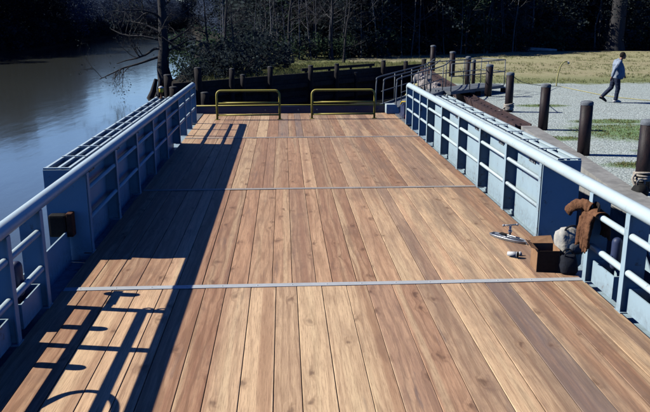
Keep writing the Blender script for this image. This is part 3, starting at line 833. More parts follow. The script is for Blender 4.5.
b.build('bolt_heads', 'rubber', sp)

hw = thing('slip_head_wall', 'dark timber wall closing the far end of the slip, behind the hoop barriers', 'wall')
hl = [(8.25, 43.0)] + HEAD
b = MB()
for i in range(len(hl) - 1):
    a_, c_ = Vector((*hl[i], 0)), Vector((*hl[i + 1], 0))
    z = -2.2
    while z < 0.0:
        nrm = Vector((.68, -.73, 0)) * (random.uniform(.0, .025) + .02)
        b.bar(a_ + nrm + Vector((0, 0, z + .14)), c_ + nrm + Vector((0, 0, z + .14)), .10, .262); z += .275
b.build('planking', 'dark_timber', hw)
b = MB()
for i in range(len(hl) - 1):
    nrm = Vector((.68, -.73, 0)) * .25
    a_, c_ = Vector((*hl[i], 0)) + nrm, Vector((*hl[i + 1], 0)) + nrm
    b.bar(a_ + Vector((0, 0, -.28)), c_ + Vector((0, 0, -.28)), .16, .22)
    b.bar(a_ + Vector((0, 0, -1.0)), c_ + Vector((0, 0, -1.0)), .16, .22)
b.build('waling', 'dark_timber', hw)

def pile(x, y, z0, z1, r, label, group, lean=(0, 0)):
    t = thing('wooden_pile', label, 'pile', (x, y, z0), random.uniform(0, 6), group)
    h = z1 - z0
    b = MB(); pts = []; rr = []
    for k in range(7):
        f = k / 6; pts.append((lean[0] * f + random.uniform(-.006, .006), lean[1] * f, h * f)); rr.append(r * (1.06 - .10 * f) + random.uniform(-.006, .006))
    b.tube(pts, rr, 14); b.build('shaft', 'pile_wood', t)
    b = MB(); b.lathe(lean[0], lean[1], [(r * .99, h + .002), (r * 1.0, h + .02), (r * .7, h + .045), (r * .2, h + .05)], 14); b.build('cap', 'pile_pale', t)
    return t
G1 = 'dark piles standing along the slip head wall'
HP = [(-3.86, 31.6, .85, .19, 'thick dark pile at the river end of the slip head wall'),
      (-2.63, 32.76, .72, .15, 'dark pile left of the left hoop barrier, second from the river'),
      (-2.10, 33.24, .42, .14, 'short dark pile just behind the left hoop barrier'),
      (-.89, 34.39, .70, .15, 'dark pile seen above the right half of the left hoop barrier'),
      (1.05, 36.21, .62, .16, 'dark pile seen between the two hoop barriers'),
      (2.37, 37.46, .62, .16, 'dark pile seen above the left half of the right hoop barrier'),
      (3.55, 38.57, .10, .11, 'low stubby pale-topped pile between two taller piles of the head wall'),
      (5.20, 40.12, .62, .16, 'dark pile seen above the right end of the right hoop barrier'),
      (6.65, 41.48, .50, .16, 'dark pile behind the gangway handrails, left of two'),
      (7.84, 42.60, .55, .17, 'dark pile at the shore corner of the head wall, behind the gangway')]
for (x, y, h, r, lab) in HP:
    pile(x + .27, y - .30, -2.2, h, r * .82, lab, G1, (random.uniform(-.08, .08), random.uniform(-.05, .05)))
# timber rail between head-wall piles
rl = thing('timber_rail', 'weathered timber rail on short posts on the grass behind the slip head wall', 'fence')
b = MB(); b.bar((.9, 37.3, .34), (5.1, 41.2, .34), .10, .14); b.build('rail', 'dark_timber', rl)
for f in (.06, .36, .66, .95):
    p = Vector((.9, 37.3, 0)).lerp(Vector((5.1, 41.2, 0)), f)
    b = MB(); b.box((p.x - .07, p.y + .055, -.1), (p.x + .07, p.y + .19, .30)); b.build('post', 'dark_timber', rl)
# river-end mooring piles left of the slip
for (x, y, h, lab) in ((-4.55, 30.2, .15, 'short dark mooring pile nearest the river corner of the slip'), (-4.95, 31.4, .55, 'dark mooring pile in the water at the river corner of the slip'), (-3.3, 30.4, -.1, 'low dark pile standing in front of the head wall')):
    pile(x, y, -2.2, h, .17, lab, 'mooring piles at the river corner')

# steel pipe bollards along the quay
def rope_coils(x, y, z, r, parent_label, loops=4, tail=None):
    t = thing('mooring_rope', parent_label, 'rope', (x, y, z))
    b = MB(); pts = []
    for k in range(loops * 14 + 1):
        a = 2 * math.pi * k / 14
        pts.append(((r + .022 + .006 * math.sin(a * 3.1)) * math.cos(a), (r + .022 + .006 * math.cos(a * 2.3)) * math.sin(a), .045 * k / 14 + .012 * math.sin(a * 1.7)))
    b.tube(pts, .022, 8, round_end=True); b.build('coil', 'rope', t)
    if tail:
        b = MB(); b.tube(smoothpts(tail, 6), .022, 8, round_end=True); b.build('loose_end', 'rope', t)
G2 = 'dark steel pipe bollards along the quay'
def bollard(x, y, h, r, label):
    t = thing('pipe_bollard', label, 'bollard', (x, y, 0), random.uniform(0, 6), G2)
    t.rotation_euler.x = R(random.uniform(-1.3, 1.3)); t.rotation_euler.y = R(random.uniform(-1.3, 1.3))
    b = MB(); b.tube([(0, 0, -.2), (0, 0, .4), (0, 0, h)], r, 24); b.build('pipe', 'bollard_steel', t)
    b = MB(); b.lathe(0, 0, [(r * 1.03, h - .05), (r * 1.04, h + .008), (r * .9, h + .03), (r * .45, h + .045), (r * .05, h + .05)], 24); b.build('cap', 'bollard_cap', t)
BOL = [(6.34, 12.15, 1.22, .135, 'dark pipe bollard with rope round its foot, nearest, at the right edge'),
       (6.65, 15.50, 1.16, .135, 'bare dark pipe bollard, second nearest, left of the grass patch'),
       (7.02, 19.15, 1.20, .130, 'bare dark pipe bollard between the roped bollard and the nearer bare one'),
       (7.24, 22.95, 1.22, .125, 'dark pipe bollard with rope at its foot, middle of the quay row'),
       (7.86, 27.60, 1.18, .135, 'dark pipe bollard standing beside the landing platform'),
       (8.00, 31.40, 1.27, .120, 'dark pipe bollard of the close pair behind the platform, left one'),
       (8.30, 31.55, 1.12, .080, 'thin grey pipe bollard of the close pair behind the platform, right one'),
       (8.60, 37.00, 1.22, .150, 'dark pipe bollard at the far end of the rusty sheet pile wall'),
       (8.38, 40.90, 1.38, .150, 'farthest dark pipe bollard, by the corner of the head wall')]
for q in BOL: bollard(*q)
rope_coils(6.34, 12.15, .16, .135, 'pale mooring rope wound round the nearest bollard', 4, [(-.15, -.03, .15), (-.24, -.10, .06), (-.20, -.22, -.12), (-.32, -.32, -.14), (-.45, -.25, -.13)])
rope_coils(7.24, 22.95, .04, .125, 'pale mooring rope wound round the foot of the middle bollard', 5, [(-.14, -.03, .12), (-.26, -.08, .02), (-.38, .02, -.01)])
mb = thing('mooring_weight', 'dark rounded mooring block at the foot of the nearest bollard', 'weight', (6.16, 11.86, 0))
b = MB(); blob(b, [(0, 0, 0, .12, .14), (.05, 0, 0, .13, .15), (.13, 0, 0, .10, .12), (.18, 0, 0, .05, .06)], 18, 2, .02); b.build('block', 'rubber', mb)
b = MB(); b.tube([(.07 * math.cos(a), 0, .19 + .07 * math.sin(a)) for a in [R(20 * k) for k in range(18)]], .016, 8, closed=True); b.build('ring', 'grey_steel', mb)

# landing platform and gangway
lp = thing('landing_platform', 'grey steel landing platform with thin pipe railings on the shore by the bollards', 'platform')
A = [Vector(q) for q in ((6.15, 26.5, .18), (8.9, 29.0, .18), (8.2, 30.0, .18), (5.45, 27.5, .18))]
b = MB(); b.add([q for q in A] + [q + Vector((0, 0, .12)) for q in A], [(3, 2, 1, 0), (4, 5, 6, 7), (0, 1, 5, 4), (1, 2, 6, 5), (2, 3, 7, 6), (3, 0, 4, 7)]); b.build('platform_deck', 'galvanised', lp)
for q in (A[0], A[1], A[2], A[0].lerp(A[1], .5)):
    b = MB(); b.box((q.x - .09, q.y - .02, -.3), (q.x + .09, q.y + .16, .178)); b.build('support', 'under_dark', lp)
for i, f in enumerate((0.0, .33, .66, 1.0)):
    for e0, e1 in ((A[0], A[1]), (A[3], A[2])):
        q = e0.lerp(e1, f); b = MB(); b.tube([q + Vector((0, 0, .12)), q + Vector((0, 0, 1.12))], .02, 8); b.build('rail_post', 'galvanised', lp)
for e0, e1 in ((A[0], A[1]), (A[3], A[2]), (A[1], A[2])):
    for z in (.66, 1.12):
        b = MB(); b.tube([e0 + Vector((0, 0, z)), e1 + Vector((0, 0, z))], .02, 8); b.build('handrail', 'galvanised', lp)
gw = thing('gangway', 'grey boarding gangway with curved pipe handrails from the ferry corner to the shore', 'gangway')
P0 = Vector((3.30, 23.35, .05)); P1 = Vector((5.6, 27.0, .22)); d = (P1 - P0).normalized(); nrm = Vector((d.y, -d.x, 0)).normalized()
b = MB(); b.bar(P0, P1, .72, .07); b.bar(P0 + nrm * .39, P1 + nrm * .39, .05, .2); b.bar(P0 - nrm * .39, P1 - nrm * .39, .05, .2); b.build('walkway', 'galvanised', gw)
b = MB(); b.prism([(3.22, .02), (3.62, .02), (3.62, .14), (3.5, .30), (3.22, .30)], 1, 22.62, 22.96); b.build('step_block', 'rail_paint', gw)
for off, z in ((-.36, 1.02), (-.10, .98), (.36, 1.0)):
    q0 = P0 + nrm * off; q1 = P1 + nrm * off
    b = MB(); b.tube(smoothpts([q0 + Vector((0, 0, .04)), q0 + Vector((0, 0, .55)), q0 + Vector((.02, .02, z - .12)), q0 + Vector((.10, .14, z)), q0.lerp(q1, .4) + Vector((0, 0, z)), q1 + Vector((0, 0, z)), q1 + Vector((1.0, 3.2, z + .02))], 5), .022, 10)
    b.build('handrail', 'galvanised', gw)
    if off != -.10:
        b = MB(); b.tube([q0.lerp(q1, .1) + Vector((0, 0, .52)), q1 + Vector((0, 0, .52))], .018, 8); b.build('middle_bar', 'galvanised', gw)
    for f in (.35, .7, 1.0):
        q = q0.lerp(q1, f); b = MB(); b.tube([q + Vector((0, 0, .03)), q + Vector((0, 0, z))], .018, 8); b.build('rail_post', 'galvanised', gw)

# rubble on the shore between the gangway and the sheet piles
rr_ = random.Random(5)
for k in range(14):
    y = 29 + k * .62; x = 6.30 + (y - 29) * .10 + rr_.uniform(-.25, .15); s = rr_.uniform(.16, .34)
    bm = bmesh.new(); bmesh.ops.create_icosphere(bm, subdivisions=2, radius=s)
    for v in bm.verts:
        q = v.co.normalized(); v.co *= 1 + .45 * mnoise.noise(q * 1.7 + Vector((k * 3.1, 0, 0))); v.co.z *= .7
    me = bpy.data.meshes.new('rubble_rock'); bm.to_mesh(me); bm.free(); me.materials.append(MATS['rubble'])
    o = link('rubble_rock', me); o.location = (x, y, -.12 + rr_.uniform(-.05, .12)); o.rotation_euler = (rr_.random(), rr_.random(), rr_.random() * 6)
    tag(o, 'pale lump of broken concrete rubble along the rusty sheet piles', 'rock', 'rubble lumps along the sheet piles')
# earth toe under the rubble
b = MB(); vs = []
for k in range(12):
    y = 28 + k * .95; x = 6.9 + (y - 28) * .085
    for u, z in ((.1, -.10), (-.5, -.22), (-1.0, -.55), (-1.7, -1.6)):
        vs.append((x + u + rr_.uniform(-.08, .08), y, z + rr_.uniform(-.06, .06)))
b.add(vs, [(i * 4 + j, i * 4 + j + 1, (i + 1) * 4 + j + 1, (i + 1) * 4 + j) for i in range(11) for j in range(3)], True)
tag(b.build('shore_bank', 'ground_soil'), kind='structure')

# yellow rope from the middle bollard over the gravel, bent stake, fallen log
b = MB(); pts = [(7.26, 22.85, 1.18), (8.2, 25, .82), (9.4, 27.4, .48), (10.8, 29.6, .2), (12.0, 31.0, .03), (12.2, 29.4, .02), (12.45, 27.3, .02), (12.9, 26.3, .02), (13.6, 25.5, .02), (15.5, 24.9, .02), (18, 24.6, .02), (22, 25.2, .02)]
tag(b.tube(smoothpts(pts, 6), .013, 6).build('yellow_rope', 'yellow_rope'), 'thin yellow rope running from the middle bollard down across the gravel', 'rope')
st = thing('bent_stake', 'thin pale curved stake standing at the edge of the grass', 'stake', (12.05, 31.6, 0))
b = MB(); b.tube(smoothpts([(0, 0, -.1), (.02, 0, .3), (.07, 0, .65), (.16, 0, .92), (.30, 0, 1.06), (.44, 0, 1.05)], 6), [.028] * 20 + [.024] * 11, 8, round_end=True); b.build('stem', 'yellow_rope', st)
b = MB(); b.tube([(.43, 0, 1.06), (.47, 0, 1.01), (.48, 0, .96)], .035, 8); b.build('tip', 'white_paper', st)
fl = thing('fallen_log', 'pale broken fallen log lying at the foot of the forest', 'log', (21.6, 63.6, 0), R(-25))
b = MB(); b.tube([(-1.6, 0, .16), (-.4, .05, .18), (1.0, 0, .15), (2.3, .1, .12)], [.20, .18, .16, .10], 12); b.build('trunk', 'log_pale', fl)
for p in ([(-1.5, 0, .2), (-1.7, -.1, .55), (-1.55, -.2, .8)], [(-1.3, 0, .25), (-1.0, -.1, .6)], [(-1.7, 0, .2), (-2.2, .1, .45)]):
    b = MB(); b.tube(smoothpts(p, 4), .07, 8); b.build('broken_branch', 'log_pale', fl)

# ------------------------------------------------------------------ the walking person
def remeshed(b, name, mat, voxel, smooth=4):
    me = b.mesh(name + '_raw', mat); o = bpy.data.objects.new(name + '_raw', me); COL.objects.link(o)
    r = o.modifiers.new('r', 'REMESH'); r.mode = 'VOXEL'; r.voxel_size = voxel
    s = o.modifiers.new('s', 'SMOOTH'); s.iterations = smooth; s.factor = .5
    dg = bpy.context.evaluated_depsgraph_get(); dg.update()
    out = bpy.data.meshes.new_from_object(o.evaluated_get(dg), depsgraph=dg)
    bpy.data.objects.remove(o); out.name = name
    out.materials.clear(); out.materials.append(MATS[mat])
    out.polygons.foreach_set('use_smooth', [True] * len(out.polygons))
    return out
def loft(b, secs, n=20, ref=(1, 0, 0)):
    """secs: (centre, rx front-back, ry side)"""
    b.tube([s[0] for s in secs], 1.0, n, ell=(1, 1, ref, [(s[1], s[2]) for s in secs])); return b
SHR, SHL = Vector((.00, -.19, 1.43)), Vector((.05, .19, 1.43))
ELR, ELL = Vector((-.17, -.26, 1.17)), Vector((.10, .265, 1.15))
HAR, HAL = Vector((-.24, -.25, .925)), Vector((.28, .25, .955))
HPR, HPL = Vector((-.02, -.095, .92)), Vector((-.05, .095, .92))
KNR, KNL = Vector((.045, -.10, .50)), Vector((-.13, .095, .51))
ANR, ANL = Vector((.0, -.10, .09)), Vector((-.43, .10, .185))
def hand(b, w, d, side):
    """palm plus four bent fingers and a thumb leaving the palm's side"""
    d = Vector(d).normalized(); fw = Vector((1, 0, 0)); fw = (fw - d * fw.dot(d)).normalized(); lat = d.cross(fw)
    b.tube([w - d * .02, w + d * .02, w + d * .06, w + d * .09], 1.0, 12, ell=(1, 1, tuple(fw), [(.026, .02), (.036, .017), (.042, .016), (.040, .013)]))
    inn = lat * (-.012 * side)
    for i, (o, L) in enumerate(((.031, .070), (.011, .078), (-.010, .072), (-.030, .056))):
        p = w + d * .085 + fw * o
        b.tube([p, p + d * L * .45 + inn * .3, p + d * L * .8 + inn * 1.3, p + d * L * .92 + inn * 2.4], [.0095, .009, .0085, .007], 8, round_end=True)
    p = w + d * .03 + fw * .032
    b.tube([p, p + d * .03 + fw * .024, p + d * .062 + fw * .030 + inn], [.012, .011, .009], 8, round_end=True)
body = MB()
loft(body, [((-.03, 0, .86), .10, .15), ((-.03, 0, .95), .125, .165), ((.0, 0, 1.08), .15, .165), ((.0, 0, 1.22), .14, .17), ((.0, 0, 1.36), .125, .185), ((.02, 0, 1.44), .09, .17), ((.04, 0, 1.485), .06, .09)])
loft(body, [((.035, 0, 1.45), .062, .065), ((.08, 0, 1.51), .058, .058), ((.105, 0, 1.565), .056, .054)])
for sh, el, ha, sd in ((SHR, ELR, HAR, -1), (SHL, ELL, HAL, 1)):
    body.tube([sh, sh.lerp(el, .5), el, el.lerp(ha, .35), ha], [.058, .050, .040, .041, .026], 14, round_end=True)
    hand(body, ha, ha - el, sd)
for hp, kn, an in ((HPR, KNR, ANR), (HPL, KNL, ANL)):
    body.tube([hp, hp.lerp(kn, .4), kn, kn.lerp(an, .3), an], [.095, .082, .056, .056, .036], 14, round_end=True)
body.tube([ANR, Vector((.06, -.10, .05)), Vector((.15, -.10, .035))], [.038, .038, .03], 10, round_end=True)
body.tube([ANL, Vector((-.37, .10, .10)), Vector((-.30, .10, .045))], [.038, .038, .03], 10, round_end=True)
HC = Vector((.135, 0, 1.635))
body.ball(HC, .1, (.98, .78, 1.12), 24, 18)
body.ball(HC + Vector((.045, 0, -.055)), .062, (.95, .82, .95), 16, 12)                       # jaw
body.tube([HC + Vector((.088, 0, .02)), HC + Vector((.112, 0, -.015)), HC + Vector((.096, 0, -.03))], [.008, .017, .012], 10, round_end=True)  # nose
body.ball(HC + Vector((.092, 0, -.058)), .018, (.6, 1.3, .45)); body.ball(HC + Vector((.088, 0, -.088)), .02, (.8, 1, .8))
body.tube([HC + Vector((.088, -.05, .035)), HC + Vector((.098, 0, .035)), HC + Vector((.088, .05, .035))], .010, 8, round_end=True)             # brow
for sd in (-1, 1): body.ball(HC + Vector((-.008, .078 * sd, -.005)), .03, (.6, .35, 1.05), 12, 8)
PX, PY = 11.80, 25.25
man = link('person', remeshed(body, 'person', 'skin', .0075, 3))
man.location = (PX, PY, .012); man.rotation_euler = (0, 0, R(-8))
tag(man, 'person in a loose blue-grey shirt and dark jeans walking to the right across the gravel', 'person')
for sd in (-1, 1):
    b = MB(); b.ball(HC + Vector((.083, .034 * sd, .012)), .011, (.7, 1, .8), 12, 8); b.build('eye', 'shoe_white', man)
b = MB()
b.ball(HC + Vector((-.012, 0, .022)), .104, (1.0, .86, 1.06), 22, 16)
hv = []
b2 = MB()
for f, s in zip(b.f, b.s):                                             # keep the hair off the face and neck
    c = sum((Vector(b.v[i]) for i in f), Vector()) / len(f) - HC
    if (c.x < .035 or c.z > .062) and c.z > -.06 - .0 * c.x: b2.add([b.v[i] for i in f], [tuple(range(len(f)))], True)
hr = b2.build('hair', 'hair', man, fix=True); 
# shirt: loose, untucked, with long sleeves and a collar
b = MB()
loft(b, [((.01, 0, .84), .185, .205), ((.02, 0, .90), .205, .215), ((.04, 0, 1.0), .225, .225), ((.04, 0, 1.10), .215, .22), ((.01, 0, 1.22), .195, .215), ((-.015, 0, 1.36), .170, .225), ((-.005, 0, 1.44), .135, .21), ((.03, 0, 1.49), .075, .11), ((.05, 0, 1.515), .066, .072)], 26)
for sh, el, ha in ((SHR, ELR, HAR), (SHL, ELL, HAL)):
    b.tube([sh + Vector((0, 0, .005)), sh.lerp(el, .5), el, el.lerp(ha, .5), el.lerp(ha, .92)], [.078, .070, .060, .056, .050], 16, round_end=True)
me = remeshed(b, 'shirt', 'shirt', .012, 3)
for v in me.vertices:
    q = v.co; k = mnoise.noise(q * 7) * .018 + mnoise.noise(Vector((q.x * 22, q.y * 22, q.z * 7))) * .009
    v.co = q + v.normal * k
link('shirt', me, man)
b = MB()
loft(b, [((-.02, 0, .82), .13, .165), ((-.03, 0, .92), .15, .18), ((-.02, 0, 1.0), .14, .175)], 22)
for hp, kn, an in ((HPR, KNR, ANR), (HPL, KNL, ANL)):
    b.tube([hp, hp.lerp(kn, .45), kn, kn.lerp(an, .5), kn.lerp(an, 1.0)], [.115, .100, .080, .072, .070], 16)
me = remeshed(b, 'trousers', 'denim', .012, 3)
for v in me.vertices:
    q = v.co; v.co = q + v.normal * (mnoise.noise(Vector((q.x * 14, q.y * 14, q.z * 20))) * .008)
link('trousers', me, man)
for an, toe, tilt in ((ANR, Vector((.17, -.10, .032)), 0), (ANL, Vector((-.27, .10, .035)), 1)):
    b = MB(); heel = an + Vector((-.05, 0, -.05 if not tilt else -.03))
    b.tube([heel, an.lerp(toe, .25) + Vector((0, 0, -.015)), an.lerp(toe, .6), toe], [.043, .052, .047, .036], 14, round_end=True)
    me = remeshed(b, 'shoe', 'shoe_white' if not tilt else 'black_cloth', .008, 3); link('shoe', me, man)
# ------------------------------------------------------------------ trees
def grow(b, p, d, L, r, depth, rnd, tips, up=.1, kids=(3, 4), bend=.35, ratio=.62, sides=7, droop=0.0):
    n = 5; pts = [p]; rr = [r]; dd = d.copy()
    for k in range(1, n + 1):
        dd = (dd + Vector((rnd.gauss(0, bend), rnd.gauss(0, bend), rnd.gauss(0, bend) + up - droop * k / n)) * .32).normalized()
        pts.append(pts[-1] + dd * (L / n)); rr.append(r * (1 - .72 * k / n))
    b.tube(pts, rr, sides, cap=False)
    tips.append((pts[-1], dd, depth)); tips.append((pts[3], dd, depth))
    if depth <= 0: return
    for k in range(rnd.randint(*kids)):
        t = rnd.uniform(.3, .98); i = min(int(t * n), n - 1)
        q = pts[i].lerp(pts[i + 1], t * n - i)
        side = dd.orthogonal(); side.rotate(Quaternion(dd, rnd.uniform(0, 6.28)))
        nd = (dd * rnd.uniform(.35, .8) + side * rnd.uniform(.6, 1.0)).normalized()
        grow(b, q, nd, L * ratio * rnd.uniform(.7, 1.15), max(rr[i] * .58, .004), depth - 1, rnd, tips, up, kids, bend, ratio, max(4, sides - 2), droop)
def leaves(b, c, n, rad, size, rnd, flat=.8):
    for _ in range(n):
        while True:
            q = Vector((rnd.uniform(-1, 1), rnd.uniform(-1, 1), rnd.uniform(-1, 1)))
            if q.length < 1: break
        p = Vector(c) + Vector((q.x * rad, q.y * rad, q.z * rad * flat))
        u = Vector((rnd.gauss(0, 1), rnd.gauss(0, 1), rnd.gauss(0, .7))).normalized(); v = u.orthogonal(); v.rotate(Quaternion(u, rnd.uniform(0, 6.28)))
        s = size * rnd.uniform(.6, 1.35)
        b.v += [tuple(p - u * s), tuple(p + v * s * .5), tuple(p + u * s), tuple(p - v * s * .5)]
        o = len(b.v) - 4; b.f.append((o, o + 1, o + 2, o + 3)); b.s.append(False); b.m.append(0)

def proto_tree(name, label, group, cat, seed, H, tr, zlow, rad, clumps, nl, size, leafm, barkm='bark', lean=.1, shape=1.0, depth=2, per=(3, 4)):
    rnd = random.Random(seed)
    t = thing(name, label, cat, (0, 0, -500), 0, group)
    b = MB(); tips = []
    pts = [Vector((0, 0, -.3))]; rr = [tr * 1.35]
    for k in range(1, 9):
        pts.append(Vector((pts[-1].x + rnd.gauss(0, lean) * .4, pts[-1].y + rnd.gauss(0, lean) * .4, H * .92 * k / 8))); rr.append(tr * (1 - .85 * k / 8))
    b.tube(pts, rr, 9, cap=False)
    for k in range(rnd.randint(7, 10)):
        z = rnd.uniform(max(zlow, .6), H * .88); i = min(int(z / (H * .92) * 8), 7)
        q = pts[i].lerp(pts[i + 1], .5); a = rnd.uniform(0, 6.28)
        f = 1 - (z / H) ** 1.5 * .6
        grow(b, q, Vector((math.cos(a), math.sin(a), rnd.uniform(.1, .7))).normalized(), rad * .75 * f, rr[i] * .5, depth, rnd, tips, .1, per)
    b.build('trunk', barkm, t, fix=False)
    if leafm:
        b = MB()
        cs = []
        for k in range(clumps):
            z = rnd.uniform(zlow, H); f = (z - zlow) / (H - zlow)
            wdt = rad * (math.sin(math.pi * min(1, .18 + .8 * f)) ** .6) * shape
            a = rnd.uniform(0, 6.28); q = wdt * math.sqrt(rnd.uniform(.1, 1)) * rnd.uniform(.75, 1.15)
            cs.append((q * math.cos(a), q * math.sin(a), z))
        for c in cs: leaves(b, c, int(nl * rnd.uniform(.5, 1.5)), rnd.uniform(.45, .95), size, rnd)
        for (p, d, dep) in tips:
            if dep == 0 and rnd.random() < .35: leaves(b, p, max(3, nl // 4), .4, size * .85, rnd)
        b.build('crown', leafm, t, fix=False)
    return t
LAB = {
 'ev': ('leafy_tree', 'dark leafy evergreen tree in the shaded forest behind the grass and the slip', 'dark leafy trees of the forest'),
 'br': ('bare_tree', 'grey bare trunked tree standing in the dark forest behind the slip and the grass', 'bare trees of the forest'),
 'bu': ('forest_bush', 'low dark bush along the foot of the forest edge', 'bushes at the foot of the forest'),
 'sa': ('sapling', 'thin pale sapling stem in front of the dark forest', 'saplings at the forest edge'),
 'fa': ('river_tree', 'hazy grey-blue tree on the far bank of the river', 'trees on the far river bank')}
leaf_mat('leaf_bank', (.014, .021, .028), (.034, .046, .052), .15)
EV = [proto_tree(LAB['ev'][0], LAB['ev'][1], LAB['ev'][2], 'tree', 100 + k, 10, .17, .8, 2.9, 120, 24, .17, m) for k, m in enumerate(('leaf_dark', 'leaf_dark', 'leaf_green', 'leaf_dark'))]
BR = [proto_tree(LAB['br'][0], LAB['br'][1], LAB['br'][2], 'tree', 200 + k, 10, .13, 2.2, 2.2, 34, 10, .12, 'leaf_grey', 'bark_pale', .25, 1, 2) for k in range(3)]
WT = [proto_tree(LAB['br'][0], 'bare winter tree with fine grey twigs on the river bank behind the cypress', 'bare trees on the near river bank', 'tree', 250 + k, 10, .15, .8, 3.4, 0, 0, .1, None, 'bark', .2, 1, 3, (3, 4)) for k in range(2)]
FA = [proto_tree(LAB['fa'][0], LAB['fa'][1], LAB['fa'][2], 'tree', 300 + k, 10, .14, .1, 3.0, 150, 26, .11, m) for k, m in enumerate(('leaf_haze', 'leaf_haze', 'leaf_bank'))]
def proto_bush(seed, m):
    rnd = random.Random(seed); t = thing(LAB['bu'][0], LAB['bu'][1], 'bush', (0, 0, -500), 0, LAB['bu'][2])
    b = MB(); tips = []
    for k in range(7):
        a = rnd.uniform(0, 6.28); grow(b, Vector((.15 * math.cos(a), .15 * math.sin(a), -.1)), Vector((math.cos(a) * .6, math.sin(a) * .6, 1)).normalized(), 1.5, .03, 1, rnd, tips, .1)
    b.build('stems', 'bark', t, fix=False)
    b = MB()
    for k in range(42):
        a = rnd.uniform(0, 6.28); q = 1.5 * math.sqrt(rnd.random()); z = rnd.uniform(.15, 2.2 - .55 * q)
        leaves(b, (q * math.cos(a), q * math.sin(a), z), 22, .42, .10, rnd)
    b.build('foliage', m, t, fix=False); return t
BU = [proto_bush(400 + k, m) for k, m in enumerate(('leaf_dark', 'leaf_green', 'leaf_grey'))]
def proto_sapling(seed):
    rnd = random.Random(seed); t = thing(LAB['sa'][0], LAB['sa'][1], 'sapling', (0, 0, -500), 0, LAB['sa'][2])
    b = MB(); tips = []
    grow(b, Vector((0, 0, -.2)), Vector((rnd.gauss(0, .05), rnd.gauss(0, .05), 1)), 5.5, .045, 2, rnd, tips, .25, (4, 6), .12, .38, 7)
    b.build('stem', 'bark_pale', t, fix=False); return t
SA = [proto_sapling(500 + k) for k in range(3)]
USED = set()
def relabel(o, words, grp):
    o['label'] = words; o['group'] = grp; return o
NEAR = ('hazy leafy tree on the near river bank, beyond the cypress', 'leafy trees on the near river bank')
FARL = (LAB['fa'][1], LAB['fa'][2])
FARD = ('dark bushy tree along the left bank of the river', 'dark trees along the left river bank')
FARB_ = ('dark bush hanging over the water along the far river bank', 'bushes along the far river bank')
EDGE = (LAB['bu'][1], LAB['bu'][2])
HEADB = ('low dark bush on the bank just behind the slip head wall', 'bushes behind the slip head wall')
def put(protos, x, y, h, rnd, z=0.0, base=10.0, squash=1.0):
    i = rnd.randrange(len(protos)); p = protos[i]; k = h / base
    sc = (k * rnd.uniform(.85, 1.25) * squash, k * rnd.uniform(.85, 1.25) * squash, k)
    rz = rnd.uniform(0, 6.28)
    if p.name not in USED:
        USED.add(p.name); p.location = (x, y, z); p.rotation_euler = (0, 0, rz); p.scale = sc; return p
    return copy_tree(p, (x, y, z), rz, sc)
FE = [Vector(q) for q in ((-4.0, 45.5, 0), (-3.0, 46.5, 0), (-1.2, 49, 0), (1.2, 51.5, 0), (5, 54.0, 0), (8, 55.5, 0), (12, 57.5, 0), (17, 60.0, 0), (22, 64.8, 0), (31, 65.5, 0), (42, 67, 0), (58, 72, 0), (80, 80, 0))]
def along(line, step):
    out = []; carry = 0.0
    for a, c in zip(line[:-1], line[1:]):
        L = (c - a).length; t = carry
        while t < L: out.append((a.lerp(c, t / L), (c - a).normalized())); t += step
        carry = t - L
    return out
rf = random.Random(77)
for row, (D, step) in enumerate(((1.2, 2.6), (4.2, 2.9), (8.0, 3.4), (13, 4.2), (19, 5.5))):
    for p, d in along(FE, step):
        q = p + Vector((-d.y, d.x, 0)) * (D + rf.uniform(-1.1, 1.1)) + d * rf.uniform(-1, 1)
        hmax = 4.6 + 1.0 * D
        if q.x > 45 and row > 2: continue
        if q.x < -3.2 - max(0, q.y - 46) * .10 + 1.5: continue
        if q.x < 3 and q.y < 62: hmax = min(hmax, 5.6)
        h = min(hmax, 15) * rf.uniform(.85, 1.1)
        if q.x < 2.5 and rf.random() < .55: put(WT, q.x, q.y, h * 1.2, rf)
        elif rf.random() < (.30 if row == 0 else .22): put(BR, q.x, q.y, h * 1.15, rf)
        else: put(EV, q.x, q.y, h, rf, squash=1.25 if h < 8 else 1.0)
for p, d in along(FE, 1.7):
    q = p + Vector((-d.y, d.x, 0)) * rf.uniform(-.3, 1.6)
    put(BU, q.x, q.y, rf.uniform(1.6, 2.9), rf, base=2.3)
for p, d in along(FE[:9], .8):
    if rf.random() < .75:
        q = p + Vector((-d.y, d.x, 0)) * rf.uniform(-.9, .8)
        put(SA, q.x, q.y, rf.uniform(4, 6.5), rf, base=5.5)
# the right river bank, running away behind the cypress
for p, d in along([Vector((-4.3, 47, 0)), Vector((-7, 76, 0)), Vector((-11.5, 115, 0)), Vector((-18.5, 175, 0)), Vector((-31, 260, 0))], 4.2):
    far = (p.y - 50) / 60
    for D in (4.0, 7.5):
        q = p + Vector((d.y, -d.x, 0)) * (D + rf.uniform(-.8, .8))
        o = put(WT + WT + [BR[0], EV[0]] if p.y < 75 else WT + [EV[0], FA[2]] if p.y < 110 else FA, q.x, q.y, min(13, 6.0 + max(0, far - .2) * 7) * rf.uniform(.8, 1.15), rf)
        if o.name.startswith('river_tree'): relabel(o, *NEAR)
        elif o.name.startswith('bare_tree'): relabel(o, 'bare winter tree with fine grey twigs on the river bank behind the cypress', 'bare trees on the near river bank')
